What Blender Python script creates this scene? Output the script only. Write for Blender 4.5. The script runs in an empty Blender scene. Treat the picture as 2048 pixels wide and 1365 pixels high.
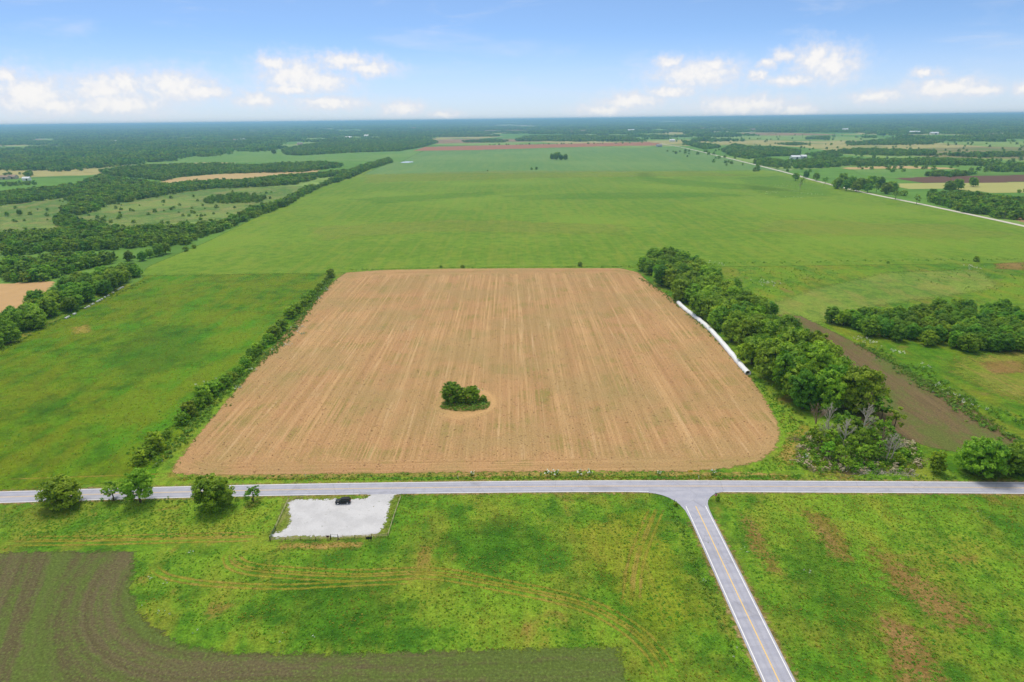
import bpy, bmesh, math, random
import numpy as np
from mathutils import Matrix, Vector

# ------------------------------------------------------------------ camera, sky, sun, exposure
SC = bpy.context.scene
COL = SC.collection
FPX = 1365.3; CAM_H = 116.0
PITCH = math.radians(18.0); ROLL = math.atan(0.012)
SUN_EL = math.radians(66); SUN_AZ = math.radians(-20)      # azimuth from +Y towards +X (sun stands beyond the fields)
SUN_STRENGTH = 1.5; SUN_ANGLE = math.radians(20)
SKY_STRENGTH = 0.15
EXPOSURE = 0.90
HAZE_DENSITY = 1.0e-4

def ray(x, y):
    u = (x-1024)/FPX; v = -(y-682.5)/FPX
    c, s = math.cos(ROLL), math.sin(ROLL)
    u2 = u*c+v*s; v2 = -u*s+v*c
    return Vector((u2, math.cos(PITCH)+v2*math.sin(PITCH), -math.sin(PITCH)+v2*math.cos(PITCH)))
def at(x, y, z=0.0):
    """the place on the ground (or on a level z) seen in that direction, in metres"""
    d = ray(x, y); t = (z-CAM_H)/d.z
    return (d.x*t, d.y*t)
def ats(pts, z=0.0): return [at(x, y, z) for x, y in pts]
def to_px(p):
    c, s = math.cos(ROLL), math.sin(ROLL)
    dx, dy, dz = p[0], p[1], (p[2] if len(p) > 2 else 0)-CAM_H
    f = dy*math.cos(PITCH)-dz*math.sin(PITCH); v2 = dy*math.sin(PITCH)+dz*math.cos(PITCH); u2 = dx
    u2 /= f; v2 /= f
    u = u2*c-v2*s; v = u2*s+v2*c
    return (1024+u*FPX, 682.5-v*FPX)

cam = bpy.data.cameras.new('camera'); cam.lens = 24.0; cam.sensor_width = 36.0
cam.clip_start = 1.0; cam.clip_end = 90000.0
camo = bpy.data.objects.new('camera', cam); COL.objects.link(camo)
U = Vector((0, math.sin(PITCH), math.cos(PITCH))); FW = Vector((0, math.cos(PITCH), -math.sin(PITCH))); X = Vector((1, 0, 0))
cr, sr = math.cos(ROLL), math.sin(ROLL)
RT = X*cr-U*sr; UP = X*sr+U*cr; BK = -FW
camo.matrix_world = Matrix(((RT.x, UP.x, BK.x, 0), (RT.y, UP.y, BK.y, 0), (RT.z, UP.z, BK.z, CAM_H), (0, 0, 0, 1)))
SC.camera = camo

SC.view_settings.view_transform = 'Standard'; SC.view_settings.look = 'None'
SC.view_settings.exposure = EXPOSURE; SC.view_settings.gamma = 1.0; SC.view_settings.use_curve_mapping = False
SC.render.engine = 'CYCLES'
cy = SC.cycles
cy.use_denoising = True; cy.max_bounces = 5; cy.diffuse_bounces = 2; cy.glossy_bounces = 2; cy.transmission_bounces = 2
cy.volume_bounces = 1; cy.transparent_max_bounces = 12; cy.caustics_reflective = False; cy.caustics_refractive = False

sunl = bpy.data.lights.new('sun', 'SUN'); sunl.energy = SUN_STRENGTH; sunl.angle = SUN_ANGLE; sunl.color = (1.0, 0.92, 0.78)
suno = bpy.data.objects.new('sun', sunl); COL.objects.link(suno)
sd = Vector((math.sin(SUN_AZ)*math.cos(SUN_EL), math.cos(SUN_AZ)*math.cos(SUN_EL), math.sin(SUN_EL)))
suno.rotation_euler = sd.to_track_quat('Z', 'Y').to_euler(); suno.location = (0, 0, 300)

# ------------------------------------------------------------------ node helper
class NT:
    def __init__(s, tree): s.t = tree; s.n = tree.nodes; s.l = tree.links
    def node(s, typ, **kw):
        nd = s.n.new(typ)
        for k, v in kw.items(): setattr(nd, k, v)
        return nd
    def put(s, sock, v):
        if v is None: return
        if hasattr(v, 'is_output') or isinstance(v, bpy.types.NodeSocket): s.l.new(v, sock)
        else:
            if isinstance(v, (tuple, list)) and len(v) == 3 and sock.type == 'RGBA': v = (*v, 1)
            sock.default_value = v
    def math(s, op, a, b=None, c=None, clamp=False):
        nd = s.node('ShaderNodeMath', operation=op, use_clamp=clamp)
        for i, v in enumerate((a, b, c)): s.put(nd.inputs[i], v)
        return nd.outputs[0]
    def vmath(s, op, a, b=None, c=None):
        nd = s.node('ShaderNodeVectorMath', operation=op)
        for i, v in enumerate((a, b, c)):
            if v is not None: s.put(nd.inputs[i], v)
        return nd.outputs['Value'] if op in ('LENGTH', 'DOT_PRODUCT', 'DISTANCE') else nd.outputs[0]
    def mix(s, f, a, b, mode='MIX'):
        nd = s.node('ShaderNodeMix', data_type='RGBA', blend_type=mode)
        s.put(nd.inputs[0], f); s.put(nd.inputs[6], a); s.put(nd.inputs[7], b)
        return nd.outputs[2]
    def noise(s, vec, scale, detail=4, rough=0.55, dist=0.0, dim='3D'):
        nd = s.node('ShaderNodeTexNoise', noise_dimensions=dim)
        s.put(nd.inputs['Vector'], vec); s.put(nd.inputs['Scale'], scale); s.put(nd.inputs['Detail'], detail)
        s.put(nd.inputs['Roughness'], rough); s.put(nd.inputs['Distortion'], dist)
        return nd.outputs[0]
    def step(s, x, a, b, lo=0.0, hi=1.0):
        nd = s.node('ShaderNodeMapRange', interpolation_type='SMOOTHSTEP')
        for i, v in enumerate((x, a, b, lo, hi)): s.put(nd.inputs[i], v)
        return nd.outputs[0]
    def mapping(s, vec, scale=(1, 1, 1), rot=0.0, loc=(0, 0, 0)):
        nd = s.node('ShaderNodeMapping'); s.put(nd.inputs[0], vec)
        nd.inputs['Scale'].default_value = scale; nd.inputs['Rotation'].default_value = (0, 0, rot); nd.inputs['Location'].default_value = loc
        return nd.outputs[0]
    def pos(s): return s.node('ShaderNodeNewGeometry').outputs['Position']
    def attr(s, name): return s.node('ShaderNodeAttribute', attribute_name=name).outputs['Fac']
    def sep(s, v):
        nd = s.node('ShaderNodeSeparateXYZ'); s.put(nd.inputs[0], v); return nd.outputs
    def comb(s, x, y, z=0.0):
        nd = s.node('ShaderNodeCombineXYZ')
        for i, v in enumerate((x, y, z)): s.put(nd.inputs[i], v)
        return nd.outputs[0]

def lin(r, g, b, k=0.80):
    """a photographed sRGB colour -> base colour, the daylight's share taken out by k"""
    f = lambda c: (c/255/12.92 if c/255 <= 0.04045 else ((c/255+0.055)/1.055)**2.4)
    return (f(r)*k, f(g)*k, f(b)*k)

# ------------------------------------------------------------------ world
world = bpy.data.worlds.new('World'); SC.world = world; world.use_nodes = True
w = NT(world.node_tree); world.node_tree.nodes.clear()
out = w.node('ShaderNodeOutputWorld'); bg = w.node('ShaderNodeBackground'); w.l.new(bg.outputs[0], out.inputs[0])
gen = w.node('ShaderNodeTexCoord').outputs['Generated']
sx, sy, sz = w.sep(gen)[0:3]
sky = w.node('ShaderNodeTexSky'); sky.sky_type = 'NISHITA'; sky.sun_disc = False
sky.sun_elevation = SUN_EL; sky.sun_rotation = SUN_AZ; sky.altitude = 300; sky.air_density = 1.0; sky.dust_density = 0.4; sky.ozone_density = 2.0
w.l.new(w.vmath('NORMALIZE', w.comb(sx, sy, w.math('MULTIPLY_ADD', w.math('MAXIMUM', sz, 0.0), 3.0, 0.012))), sky.inputs[0])
skyc = w.mix(1.0, sky.outputs[0], (0.52, 0.575, 0.60), 'MULTIPLY')
# cumulus near the horizon (direction space: azimuth, elevation)
az = w.math('ARCTAN2', sx, sy); el = w.math('ARCSINE', sz)
P0 = w.comb(az, el)
wn = w.node('ShaderNodeTexNoise'); w.put(wn.inputs['Vector'], P0); wn.inputs['Scale'].default_value = 55; wn.inputs['Detail'].default_value = 5; wn.inputs['Roughness'].default_value = 0.62
warp = w.vmath('MULTIPLY', w.vmath('SUBTRACT', wn.outputs['Color'], (0.5, 0.5, 0.5)), (0.034, 0.017, 0))
PW = w.vmath('ADD', P0, warp)
CL = [(12,152,22,14),(60,192,66,30),(110,212,60,18),(205,180,60,24),(250,168,28,20),(240,208,80,20),(350,174,58,24),(400,186,50,12),
 (590,152,50,28),(640,165,45,18),(545,125,24,12),(690,123,44,12),(740,138,40,12),(575,178,34,10),(513,200,36,11),(665,207,56,11),(805,218,32,12),(890,229,22,7),
 (1338,126,20,11),(1395,150,62,22),(1430,132,24,10),(1345,184,38,10),(1265,202,48,14),(1205,223,42,12),(1535,128,13,8),(1518,151,15,8),(1572,112,20,10),
 (1632,118,30,24),(1664,132,40,26),(1585,160,38,9),(1490,214,78,18),(1590,222,34,12),(1752,194,40,11),(1850,145,22,8),(1890,177,64,14),(1955,182,34,8),(2044,178,20,10)]
dmin = None
for cx, cyy, hw, hh in CL:
    d = ray(cx, cyy).normalized(); a_, e_ = math.atan2(d.x, d.y), math.asin(d.z)
    d2 = ray(cx+10, cyy).normalized(); ka = abs(math.atan2(d2.x, d2.y)-a_)/10
    ia, ie = 1/(hw*ka*1.95), 1/(hh/FPX*1.5)
    ln = w.vmath('LENGTH', w.vmath('MULTIPLY_ADD', PW, (ia, ie, 0), (-a_*ia, -e_*ie, 0)))
    dmin = ln if dmin is None else w.math('MINIMUM', dmin, ln)
fb = w.noise(P0, 85, 7, 0.62)
v = w.math('ADD', w.math('SUBTRACT', 1.0, dmin), w.math('MULTIPLY', w.math('SUBTRACT', fb, 0.52), 1.15))
gn = w.noise(w.mapping(P0, (7, 22, 1)), 1.0, 6, 0.62)             # the same sort of cumulus all round the horizon
gv = w.math('MULTIPLY', w.step(w.math('ABSOLUTE', az), 0.66, 0.80), w.math('MULTIPLY', w.math('SUBTRACT', gn, 0.56), 6.0))
gv = w.math('SUBTRACT', w.math('MULTIPLY', gv, w.step(el, 0.5, 0.2)), w.step(w.math('ABSOLUTE', az), 0.80, 0.66, 0.0, 9.0))
v = w.math('MAXIMUM', v, gv)
ca = w.step(v, 0.02, 0.75)
cir = w.noise(w.mapping(P0, (3.0, 16, 1), 0.10, (1.3, 0.4, 0)), 1.6, 5, 0.6, 0.8)   # thin high streaks
cira = w.math('MULTIPLY', w.step(cir, 0.50, 0.78), 0.32)
haz = w.math('MULTIPLY', w.step(el, 0.115, -0.005), 0.80)               # milky air towards the horizon
base = w.mix(haz, skyc, (2.22, 2.45, 3.0))
base = w.mix(cira, base, (2.7, 2.9, 3.3))
cn = w.noise(PW, 90, 3, 0.5)
ccol = w.mix(w.step(w.math('ADD', v, w.math('MULTIPLY', w.math('SUBTRACT', cn, 0.5), 0.8)), 0.2, 0.95), (2.75, 2.85, 3.15), (3.55, 3.45, 3.35))
deck = w.noise(w.mapping(gen, (2.2, 2.2, 2.2)), 1.0, 5, 0.6)                  # broken cloud overhead: it makes the light soft
base = w.mix(w.math('MULTIPLY', w.step(el, 0.22, 0.60), w.step(deck, 0.30, 0.55)), base, (2.75, 2.75, 2.75))
base = w.mix(w.step(v, -0.45, 0.5, 0.0, 0.42), base, (2.95, 3.0, 3.25))
fin = w.mix(w.math('MULTIPLY', ca, 0.9), base, ccol)
w.l.new(fin, bg.inputs[0]); bg.inputs[1].default_value = SKY_STRENGTH

# ------------------------------------------------------------------ object helpers
rng = np.random.default_rng(7); random.seed(7)
def tag(o, label=None, cat=None, group=None, kind=None):
    if label: o['label'] = label
    if cat: o['category'] = cat
    if group: o['group'] = group
    if kind: o['kind'] = kind
    return o
def mesh_obj(name, verts, faces, mat, parent=None, smooth=False):
    me = bpy.data.meshes.new(name)
    if isinstance(verts, np.ndarray) and isinstance(faces, np.ndarray):
        k = faces.shape[1]
        me.vertices.add(len(verts)); me.vertices.foreach_set('co', verts.astype(np.float32).ravel())
        me.loops.add(faces.size); me.loops.foreach_set('vertex_index', faces.astype(np.int32).ravel())
        me.polygons.add(len(faces)); me.polygons.foreach_set('loop_start', np.arange(0, faces.size, k, dtype=np.int32))
        me.update(calc_edges=True); me.validate()
    else:
        me.from_pydata([tuple(v) for v in verts], [], [tuple(f) for f in faces]); me.update()
    if mat: me.materials.append(mat)
    if smooth: me.polygons.foreach_set('use_smooth', np.ones(len(me.polygons), dtype=bool))
    o = bpy.data.objects.new(name, me); COL.objects.link(o)
    if parent: o.parent = parent
    return o
def empty(name, loc=(0, 0, 0), rz=0.0):
    o = bpy.data.objects.new(name, None); COL.objects.link(o); o.location = loc; o.rotation_euler = (0, 0, rz); o.empty_display_size = 0.3
    return o
class MB:
    def __init__(s): s.v = []; s.f = []
    def add(s, vs, fs):
        b = len(s.v); s.v += [tuple(v) for v in vs]; s.f += [tuple(b+i for i in f) for f in fs]; return s
    def box(s, c, d, rz=0.0, bev=0.0):
        x, y, z = d[0]/2, d[1]/2, d[2]/2; cs, sn = math.cos(rz), math.sin(rz)
        vs = [(c[0]+a*x*cs-b*y*sn, c[1]+a*x*sn+b*y*cs, c[2]+e*z) for a, b, e in
              ((-1,-1,-1),(1,-1,-1),(1,1,-1),(-1,1,-1),(-1,-1,1),(1,-1,1),(1,1,1),(-1,1,1))]
        return s.add(vs, [(0,3,2,1),(4,5,6,7),(0,1,5,4),(1,2,6,5),(2,3,7,6),(3,0,4,7)])
    def tube(s, pts, rad, n=6):
        pts = [Vector(p) for p in pts]; rings = []
        for i, p in enumerate(pts):
            t = (pts[min(i+1, len(pts)-1)]-pts[max(i-1, 0)]).normalized()
            a = t.orthogonal().normalized(); b = t.cross(a); r = rad[i] if hasattr(rad, '__len__') else rad
            rings.append([p+a*(r*math.cos(2*math.pi*k/n))+b*(r*math.sin(2*math.pi*k/n)) for k in range(n)])
        vs = [q for r in rings for q in r]; fs = []
        for i in range(len(pts)-1):
            for k in range(n): fs.append((i*n+k, i*n+(k+1) % n, (i+1)*n+(k+1) % n, (i+1)*n+k))
        fs.append(tuple(range(n))[::-1]); fs.append(tuple((len(pts)-1)*n+k for k in range(n)))
        return s.add(vs, fs)
    def build(s, name, mat, parent=None, smooth=False): return mesh_obj(name, s.v, s.f, mat, parent, smooth)

def new_mat(name):
    m = bpy.data.materials.new(name); m.use_nodes = True; t = NT(m.node_tree); m.node_tree.nodes.clear()
    o = t.node('ShaderNodeOutputMaterial'); return m, t, o
def principled(t, col, rough=0.8, spec=0.2, metal=0.0, normal=None):
    p = t.node('ShaderNodeBsdfPrincipled'); t.put(p.inputs['Base Color'], col); t.put(p.inputs['Roughness'], rough)
    p.inputs['Specular IOR Level'].default_value = spec; t.put(p.inputs['Metallic'], metal)
    if normal is not None: t.l.new(normal, p.inputs['Normal'])
    return p.outputs[0]
def bump(t, h, strength=0.4, dist=0.2):
    b = t.node('ShaderNodeBump'); b.inputs['Strength'].default_value = strength; b.inputs['Distance'].default_value = dist
    t.l.new(h, b.inputs['Height']); return b.outputs[0]
def finish_soft(t, o, sh, soft, wob=0.55, nscale=0.5, amount=1.0, spread=0.1):
    """a sheet whose border frays into what lies under it"""
    if not soft: t.l.new(sh, o.inputs[0]); return
    e = t.attr('edge'); n = t.noise(t.pos(), nscale, 5, 0.7)
    f = t.step(t.math('ADD', e, t.math('MULTIPLY', t.math('SUBTRACT', n, 0.5), wob*2)), 0.5-spread, 0.5+spread, 0.0, amount)
    tr = t.node('ShaderNodeBsdfTransparent'); mx = t.node('ShaderNodeMixShader')
    t.l.new(f, mx.inputs[0]); t.l.new(tr.outputs[0], mx.inputs[1]); t.l.new(sh, mx.inputs[2]); t.l.new(mx.outputs[0], o.inputs[0])
def plain(name, col, rough=0.7, spec=0.3, var=0.12, scale=3.0, metal=0.0):
    m, t, o = new_mat(name)
    n = t.noise(t.node('ShaderNodeTexCoord').outputs['Object'], scale, 4, 0.6)
    c = t.mix(t.math('MULTIPLY', n, 1.0), tuple(x*(1-var) for x in col), tuple(min(1, x*(1+var)) for x in col))
    t.l.new(principled(t, c, rough, spec, metal), o.inputs[0]); return m

def grass_mat(name, dark, mid, light, dry, dry_amt=0.4, rot=0.0, soft=False, big=0.013, streak=(0.30, 0.035), fine=1.7, wob=0.55, nscale=0.5, contrast=1.0, earth=None, dry_at=0.5, amount=1.0, k=0.8):
    dark, mid, light, dry = [lin(*c, k=k) for c in (dark, mid, light, dry)]
    m, t, o = new_mat(name); p = t.pos()
    A = t.noise(p, big, 4, 0.55); B = t.noise(t.mapping(p, (streak[0], streak[1], 1), rot), 1.0, 5, 0.6, 0.4)
    C = t.noise(p, 0.11, 6, 0.65); D = t.noise(p, fine, 5, 0.75)
    B2 = t.noise(p, 0.035, 5, 0.6, 0.5)
    c = t.mix(t.step(C, 0.40, 0.58), dark, mid)
    c = t.mix(t.step(t.math('ADD', A, t.math('MULTIPLY', t.math('SUBTRACT', C, 0.5), 0.5)), 0.42, 0.62), c, light)
    dm = t.math('ADD', t.math('MULTIPLY', B, 0.55), t.math('MULTIPLY', B2, 0.45))
    c = t.mix(t.math('MULTIPLY', t.step(dm, dry_at-0.06, dry_at+0.12), dry_amt), c, dry)
    if earth:
        c = t.mix(t.step(t.math('ADD', t.math('MULTIPLY', t.noise(p, 0.06, 5, 0.65, 0.6), 0.7), t.math('MULTIPLY', B, 0.3)), 0.56, 0.66, 0, 0.75), c, lin(*earth, k=k))
    f = t.math('MULTIPLY_ADD', t.math('SUBTRACT', D, 0.5), 2.6*contrast, 1.0)
    f2 = t.math('MULTIPLY_ADD', t.math('SUBTRACT', t.noise(p, 0.45, 4, 0.7), 0.5), 1.5*contrast, 1.0)
    c = t.mix(1.0, c, t.comb(t.math('MULTIPLY', f, f2), t.math('MULTIPLY', f, f2), t.math('MULTIPLY', f, f2)), 'MULTIPLY')
    h = t.math('ADD', D, t.math('MULTIPLY', t.noise(p, 0.4, 3), 0.8))
    finish_soft(t, o, principled(t, c, 0.9, 0.08, 0, bump(t, h, 0.5, 0.35)), soft, wob, nscale, amount, 0.1 if amount == 1.0 else 0.34)
    return m

def poly_sdf(P, poly):
    poly = np.asarray(poly, float); n = len(poly); d = np.full(len(P), 1e18); inside = np.zeros(len(P), bool)
    for i in range(n):
        a, b = poly[i], poly[(i+1) % n]; e = b-a; wv = P-a
        tt = np.clip((wv@e)/(e@e+1e-12), 0, 1); q = wv-tt[:, None]*e; d = np.minimum(d, (q**2).sum(1))
        cnd = (a[1] <= P[:, 1]) != (b[1] <= P[:, 1])
        with np.errstate(divide='ignore', invalid='ignore'): xi = a[0]+(P[:, 1]-a[1])*(b[0]-a[0])/(b[1]-a[1])
        inside ^= cnd & (P[:, 0] < xi)
    return np.where(inside, 1, -1)*np.sqrt(d)
def field(name, poly, mat, z, label, res=2.0, soft=1.5, kind='structure', parent=None, zf=None):
    poly = np.asarray(poly, float); lo, hi = poly.min(0)-soft*1.2, poly.max(0)+soft*1.2
    nx, ny = int((hi[0]-lo[0])/res)+2, int((hi[1]-lo[1])/res)+2
    gx, gy = np.meshgrid(lo[0]+np.arange(nx)*res, lo[1]+np.arange(ny)*res)
    P = np.stack([gx.ravel(), gy.ravel()], 1); s = poly_sdf(P, poly)
    idx = np.arange(nx*ny).reshape(ny, nx)
    q = np.stack([idx[:-1, :-1], idx[:-1, 1:], idx[1:, 1:], idx[1:, :-1]], -1).reshape(-1, 4)
    q = q[(s[q] > -soft).any(1)]
    used = np.unique(q); re = np.full(nx*ny, -1); re[used] = np.arange(len(used))
    zz = np.full(len(used), z) if zf is None else zf(P[used])
    o = mesh_obj(name, np.column_stack([P[used], zz]), re[q], mat, parent)
    a = o.data.attributes.new('edge', 'FLOAT', 'POINT'); a.data.foreach_set('value', np.clip(s[used]/soft*0.5+0.5, 0, 1).astype(np.float32))
    if parent is None: tag(o, label, None, None, kind)
    return o
def smooth_line(pts, step):
    """Catmull-Rom through the points, resampled"""
    P = [np.array(p, float) for p in pts]; P = [2*P[0]-P[1]]+P+[2*P[-1]-P[-2]]; outp = []
    for i in range(1, len(P)-2):
        n = max(1, int(np.linalg.norm(P[i+1]-P[i])/step))
        for k in range(n):
            t = k/n; a, b, c, d = P[i-1], P[i], P[i+1], P[i+2]
            outp.append(0.5*((2*b)+(-a+c)*t+(2*a-5*b+4*c-d)*t*t+(-a+3*b-3*c+d)*t**3))
    outp.append(P[-2]); return np.array(outp)
def offsets(line):
    t = np.gradient(line, axis=0); t /= np.linalg.norm(t, axis=1)[:, None]+1e-9
    return np.column_stack([-t[:, 1], t[:, 0]])
def ribbon(name, line, half, mat, z, parent=None, off=0.0, cols=4, jit=0.0):
    n = offsets(line); vs = []; e = []
    half = np.full(len(line), half) if np.isscalar(half) else half
    for j in range(cols+1):
        u = -1+2*j/cols; jj = rng.normal(0, jit, len(line)) if jit and j in (0, cols) else 0
        vs.append(np.column_stack([line+n*(off+u*half+jj)[:, None], np.full(len(line), z)])); e.append(np.full(len(line), 1-abs(u)))
    V = np.concatenate(vs); L = len(line); fs = []
    for j in range(cols):
        i = np.arange(L-1); fs.append(np.stack([j*L+i, j*L+i+1, (j+1)*L+i+1, (j+1)*L+i], 1)[:, ::-1])
    o = mesh_obj(name, V, np.concatenate(fs), mat, parent)
    ee = np.concatenate(e); ends = np.minimum(1, np.minimum(np.arange(L), np.arange(L)[::-1])/4.0); ee = ee*np.tile(ends, cols+1)
    a = o.data.attributes.new('edge', 'FLOAT', 'POINT'); a.data.foreach_set('value', np.clip(ee, 0, 1).astype(np.float32))
    return o

# ------------------------------------------------------------------ ground sheet out to the horizon
HZ = [(0,257),(300,251),(512,247.5),(800,240),(1024,235.5),(1250,233.5),(1504,232.5),(1800,231),(2048,230)]
hz_az = []; hz_a = []
for x, y in HZ:
    d = ray(x, y+3.0); hz_az.append(math.atan2(d.x, d.y)); hz_a.append(0.12*max(0.0, -d.z/math.hypot(d.x, d.y))+0.0007)
def ground_z(P):
    P = np.atleast_2d(P); r = np.hypot(P[:, 0], P[:, 1]); a = np.arctan2(P[:, 0], P[:, 1])
    zend = CAM_H-30000*np.interp(a, hz_az, hz_a)
    k = np.clip((r-5000)/25000, 0, 1.05)
    roll = 6*np.sin(P[:, 0]/1900+1)*np.sin(P[:, 1]/2600)*np.clip((r-4500)/4000, 0, 1)
    return k**2*zend+roll
def forest_rows():
    pass
radii = np.concatenate([[0], np.linspace(60, 3000, 40), np.geomspace(3200, 30000, 60)])
angs = np.linspace(-math.pi, math.pi, 361)[:-1]
gv_ = [[0, 0, 0]]
for r in radii[1:]:
    P = np.column_stack([r*np.sin(angs), r*np.cos(angs)]); gv_ += np.column_stack([P, ground_z(P)]).tolist()
gf = []; N = len(angs); gmi = []
for i in range(len(radii)-1):
    for k in range(N):
        k2 = (k+1) % N
        if i == 0: gf.append((0, 1+k2, 1+k)); gmi.append(0)
        else:
            a = 1+(i-1)*N; b = 1+i*N; gf.append((a+k, a+k2, b+k2, b+k)[::-1]); gmi.append(0 if radii[i+1] < 620 else 1)
M_lawn = grass_mat('meadow_grass', (70,116,30), (94,140,34), (120,156,42), (152,150,54), 0.55, rot=0.6, earth=(146,122,62), streak=(0.11, 0.045))
m, t, o = new_mat('far_patchwork'); p = t.pos()
vp = t.mapping(p, (1/520, 1/640, 0.0), 0.03)
vo = t.node('ShaderNodeTexVoronoi'); vo.inputs['Scale'].default_value = 1.0; t.l.new(t.vmath('ADD', vp, t.vmath('MULTIPLY', t.node('ShaderNodeTexNoise').outputs[1], (0, 0, 0))), vo.inputs['Vector'])
hs = t.sep(vo.outputs['Color'])
c = t.mix(t.step(hs[0], 0.2, 0.5), lin(104,146,58), lin(138,164,84)); c = t.mix(t.step(hs[1], 0.66, 0.7), c, lin(176,168,106)); c = t.mix(t.step(hs[2], 0.86, 0.88), c, lin(160,128,98))
nn = t.noise(p, 0.02, 6, 0.65); f = t.math('MULTIPLY_ADD', t.math('SUBTRACT', nn, 0.5), 1.0, 1.0); n2 = t.noise(p, 0.004, 4, 0.6)
c = t.mix(t.step(n2, 0.5, 0.62, 0, 0.6), c, lin(86,128,50)); c = t.mix(1.0, c, t.comb(f, f, f), 'MULTIPLY')
t.l.new(principled(t, c, 0.95, 0.05), o.inputs[0]); M_patch = m
gnd = mesh_obj('ground', gv_, gf, M_lawn); gnd.data.materials.append(M_patch); gnd.data.polygons.foreach_set('material_index', np.array(gmi, dtype=np.int32))
gnd.data.polygons.foreach_set('use_smooth', np.ones(len(gf), dtype=bool))
tag(gnd, 'green meadow and farmland running out to the horizon', None, None, 'structure')

# ------------------------------------------------------------------ fields
M_west = grass_mat('west_meadow', (70,114,16), (94,138,18), (88,148,24), (142,146,28), 0.5, k=0.70, rot=-0.75, soft=True, big=0.010, streak=(0.10, 0.02), wob=0.4, dry_at=0.45, contrast=0.9)
M_hay = grass_mat('hay_green', (110,152,34), (124,164,42), (138,174,50), (160,172,60), 0.45, k=0.61, rot=1.57, soft=True, streak=(0.14, 0.006), big=0.0035, fine=0.8, wob=0.25, contrast=0.5, nscale=0.2)
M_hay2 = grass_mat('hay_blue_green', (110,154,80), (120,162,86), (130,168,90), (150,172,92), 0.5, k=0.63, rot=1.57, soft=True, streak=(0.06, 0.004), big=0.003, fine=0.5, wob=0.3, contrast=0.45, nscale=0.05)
M_east = grass_mat('east_pasture', (84,136,28), (108,156,32), (128,168,38), (168,160,52), 0.5, k=0.6, rot=1.2, soft=True, streak=(0.1, 0.02), big=0.012, wob=0.5, earth=(150,134,74))
M_bright = grass_mat('bright_pasture', (112,152,52), (132,168,60), (150,178,68), (176,164,88), 0.5, k=0.58, rot=1.2, soft=True, streak=(0.1, 0.02), big=0.012, wob=0.6)
M_wild = grass_mat('rough_pasture', (88,128,52), (110,146,60), (136,162,76), (170,158,98), 0.55, k=0.68, rot=0.9, soft=True, streak=(0.05, 0.02), big=0.008, fine=0.6, wob=0.6, nscale=0.1)
M_farlush = grass_mat('far_lush', (112,162,66), (122,172,70), (134,176,78), (152,178,92), 0.4, k=0.58, soft=True, streak=(0.02, 0.01), big=0.004, fine=0.4, wob=0.4, nscale=0.03, contrast=0.5)

hayA = ats([(276,552),(300,532),(410,486),(520,432),(640,374),(700,346),(745,338)])+[(-318, 1640), (585, 1600)]+ats([(1640,362),(1800,399),(2048,453)])+[(545, 547), (101, 545), (-10, 542), (-130, 540)]
field('hay_field', hayA, M_hay, 0.05, 'wide green hay field beyond the brown stubble', 7.0, 8.0)
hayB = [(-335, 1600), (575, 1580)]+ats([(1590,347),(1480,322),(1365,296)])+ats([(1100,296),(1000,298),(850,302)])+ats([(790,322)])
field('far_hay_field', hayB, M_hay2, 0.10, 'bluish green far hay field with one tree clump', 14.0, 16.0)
westp = ats([(0,705),(92,652),(176,611),(284,560),(292,548),(500,545),(664,545)])+[(-133, 500), (-131, 360), (-133, 290), (-129, 225), (-123, 208)]+ats([(200,968),(0,985)])+[(-330, 200), (-340, 330)]
field('west_meadow', westp, M_west, 0.03, 'yellowish green meadow left of the brown stubble field', 2.5, 2.5)
field('east_pasture', [(100, 552), (560, 552), (540, 400), (470, 215), (150, 205), (140, 240), (150, 400)], M_east, 0.03, 'green pasture right of the long tree row', 4.0, 3.0)
field('mown_pasture', ats([(1490,625),(1640,575),(1780,545),(1960,540),(2000,575),(1900,592),(1800,605),(1660,630),(1640,648),(1590,632)]), M_bright, 0.05, 'bright mown pasture behind the oval grove', 2.5, 13.0)
field('dry_pasture', ats([(1920,720),(2048,700),(2100,790),(2048,805),(1960,770),(1900,745)]), grass_mat('dry_past', (124,150,44), (138,158,50), (150,162,58), (178,156,84), 0.7, soft=True, wob=0.9, k=0.68, amount=0.9), 0.05, 'yellowish dry pasture below the oval grove', 2.0, 10.0)
field('wild_pasture', ats([(0,405),(60,405),(150,392),(260,402),(420,376),(520,374),(640,372),(600,392),(510,420),(440,440),(0,470)], 0), M_wild, 0.08, 'rough pasture with scattered bushes between tree belts', 8.0, 10.0)
field('lush_field', ats([(190,334),(300,320),(420,303),(560,299),(700,302),(850,300),(800,325),(690,322),(560,326),(420,325),(250,330)]), M_farlush, 0.15, 'bright green field beyond the tree belts', 18.0, 14.0)

# stubble field: rows run away from the road, headland passes follow its rim and ring the tree island
m, t, o = new_mat('wheat_stubble'); p = t.pos(); px_, py_, pz_ = t.sep(p)[0:3]
cxs, cys, hbx, hby, rr = -12.0, 374.0, 122.0, 168.0, 34.0
q = t.vmath('SUBTRACT', t.vmath('ABSOLUTE', t.vmath('SUBTRACT', t.comb(px_, py_), (cxs, cys, 0))), (hbx-rr, hby-rr, 0))
qs = t.sep(q)
sdf = t.math('SUBTRACT', t.math('ADD', t.vmath('LENGTH', t.vmath('MAXIMUM', q, (0, 0, 0))), t.math('MINIMUM', t.math('MAXIMUM', qs[0], qs[1]), 0.0)), rr)
head = t.step(t.math('ADD', sdf, t.math('MULTIPLY', t.noise(p, 0.15, 2), 4)), -13.0, -10.0)
isl = t.vmath('LENGTH', t.vmath('MULTIPLY', t.vmath('SUBTRACT', t.comb(px_, py_), (-20.0, 272.0, 0)), (1, 0.8, 0)))
ring = t.step(t.math('ADD', isl, t.math('MULTIPLY', t.noise(p, 0.1, 2), 5)), 18.0, 14.0)
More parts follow.
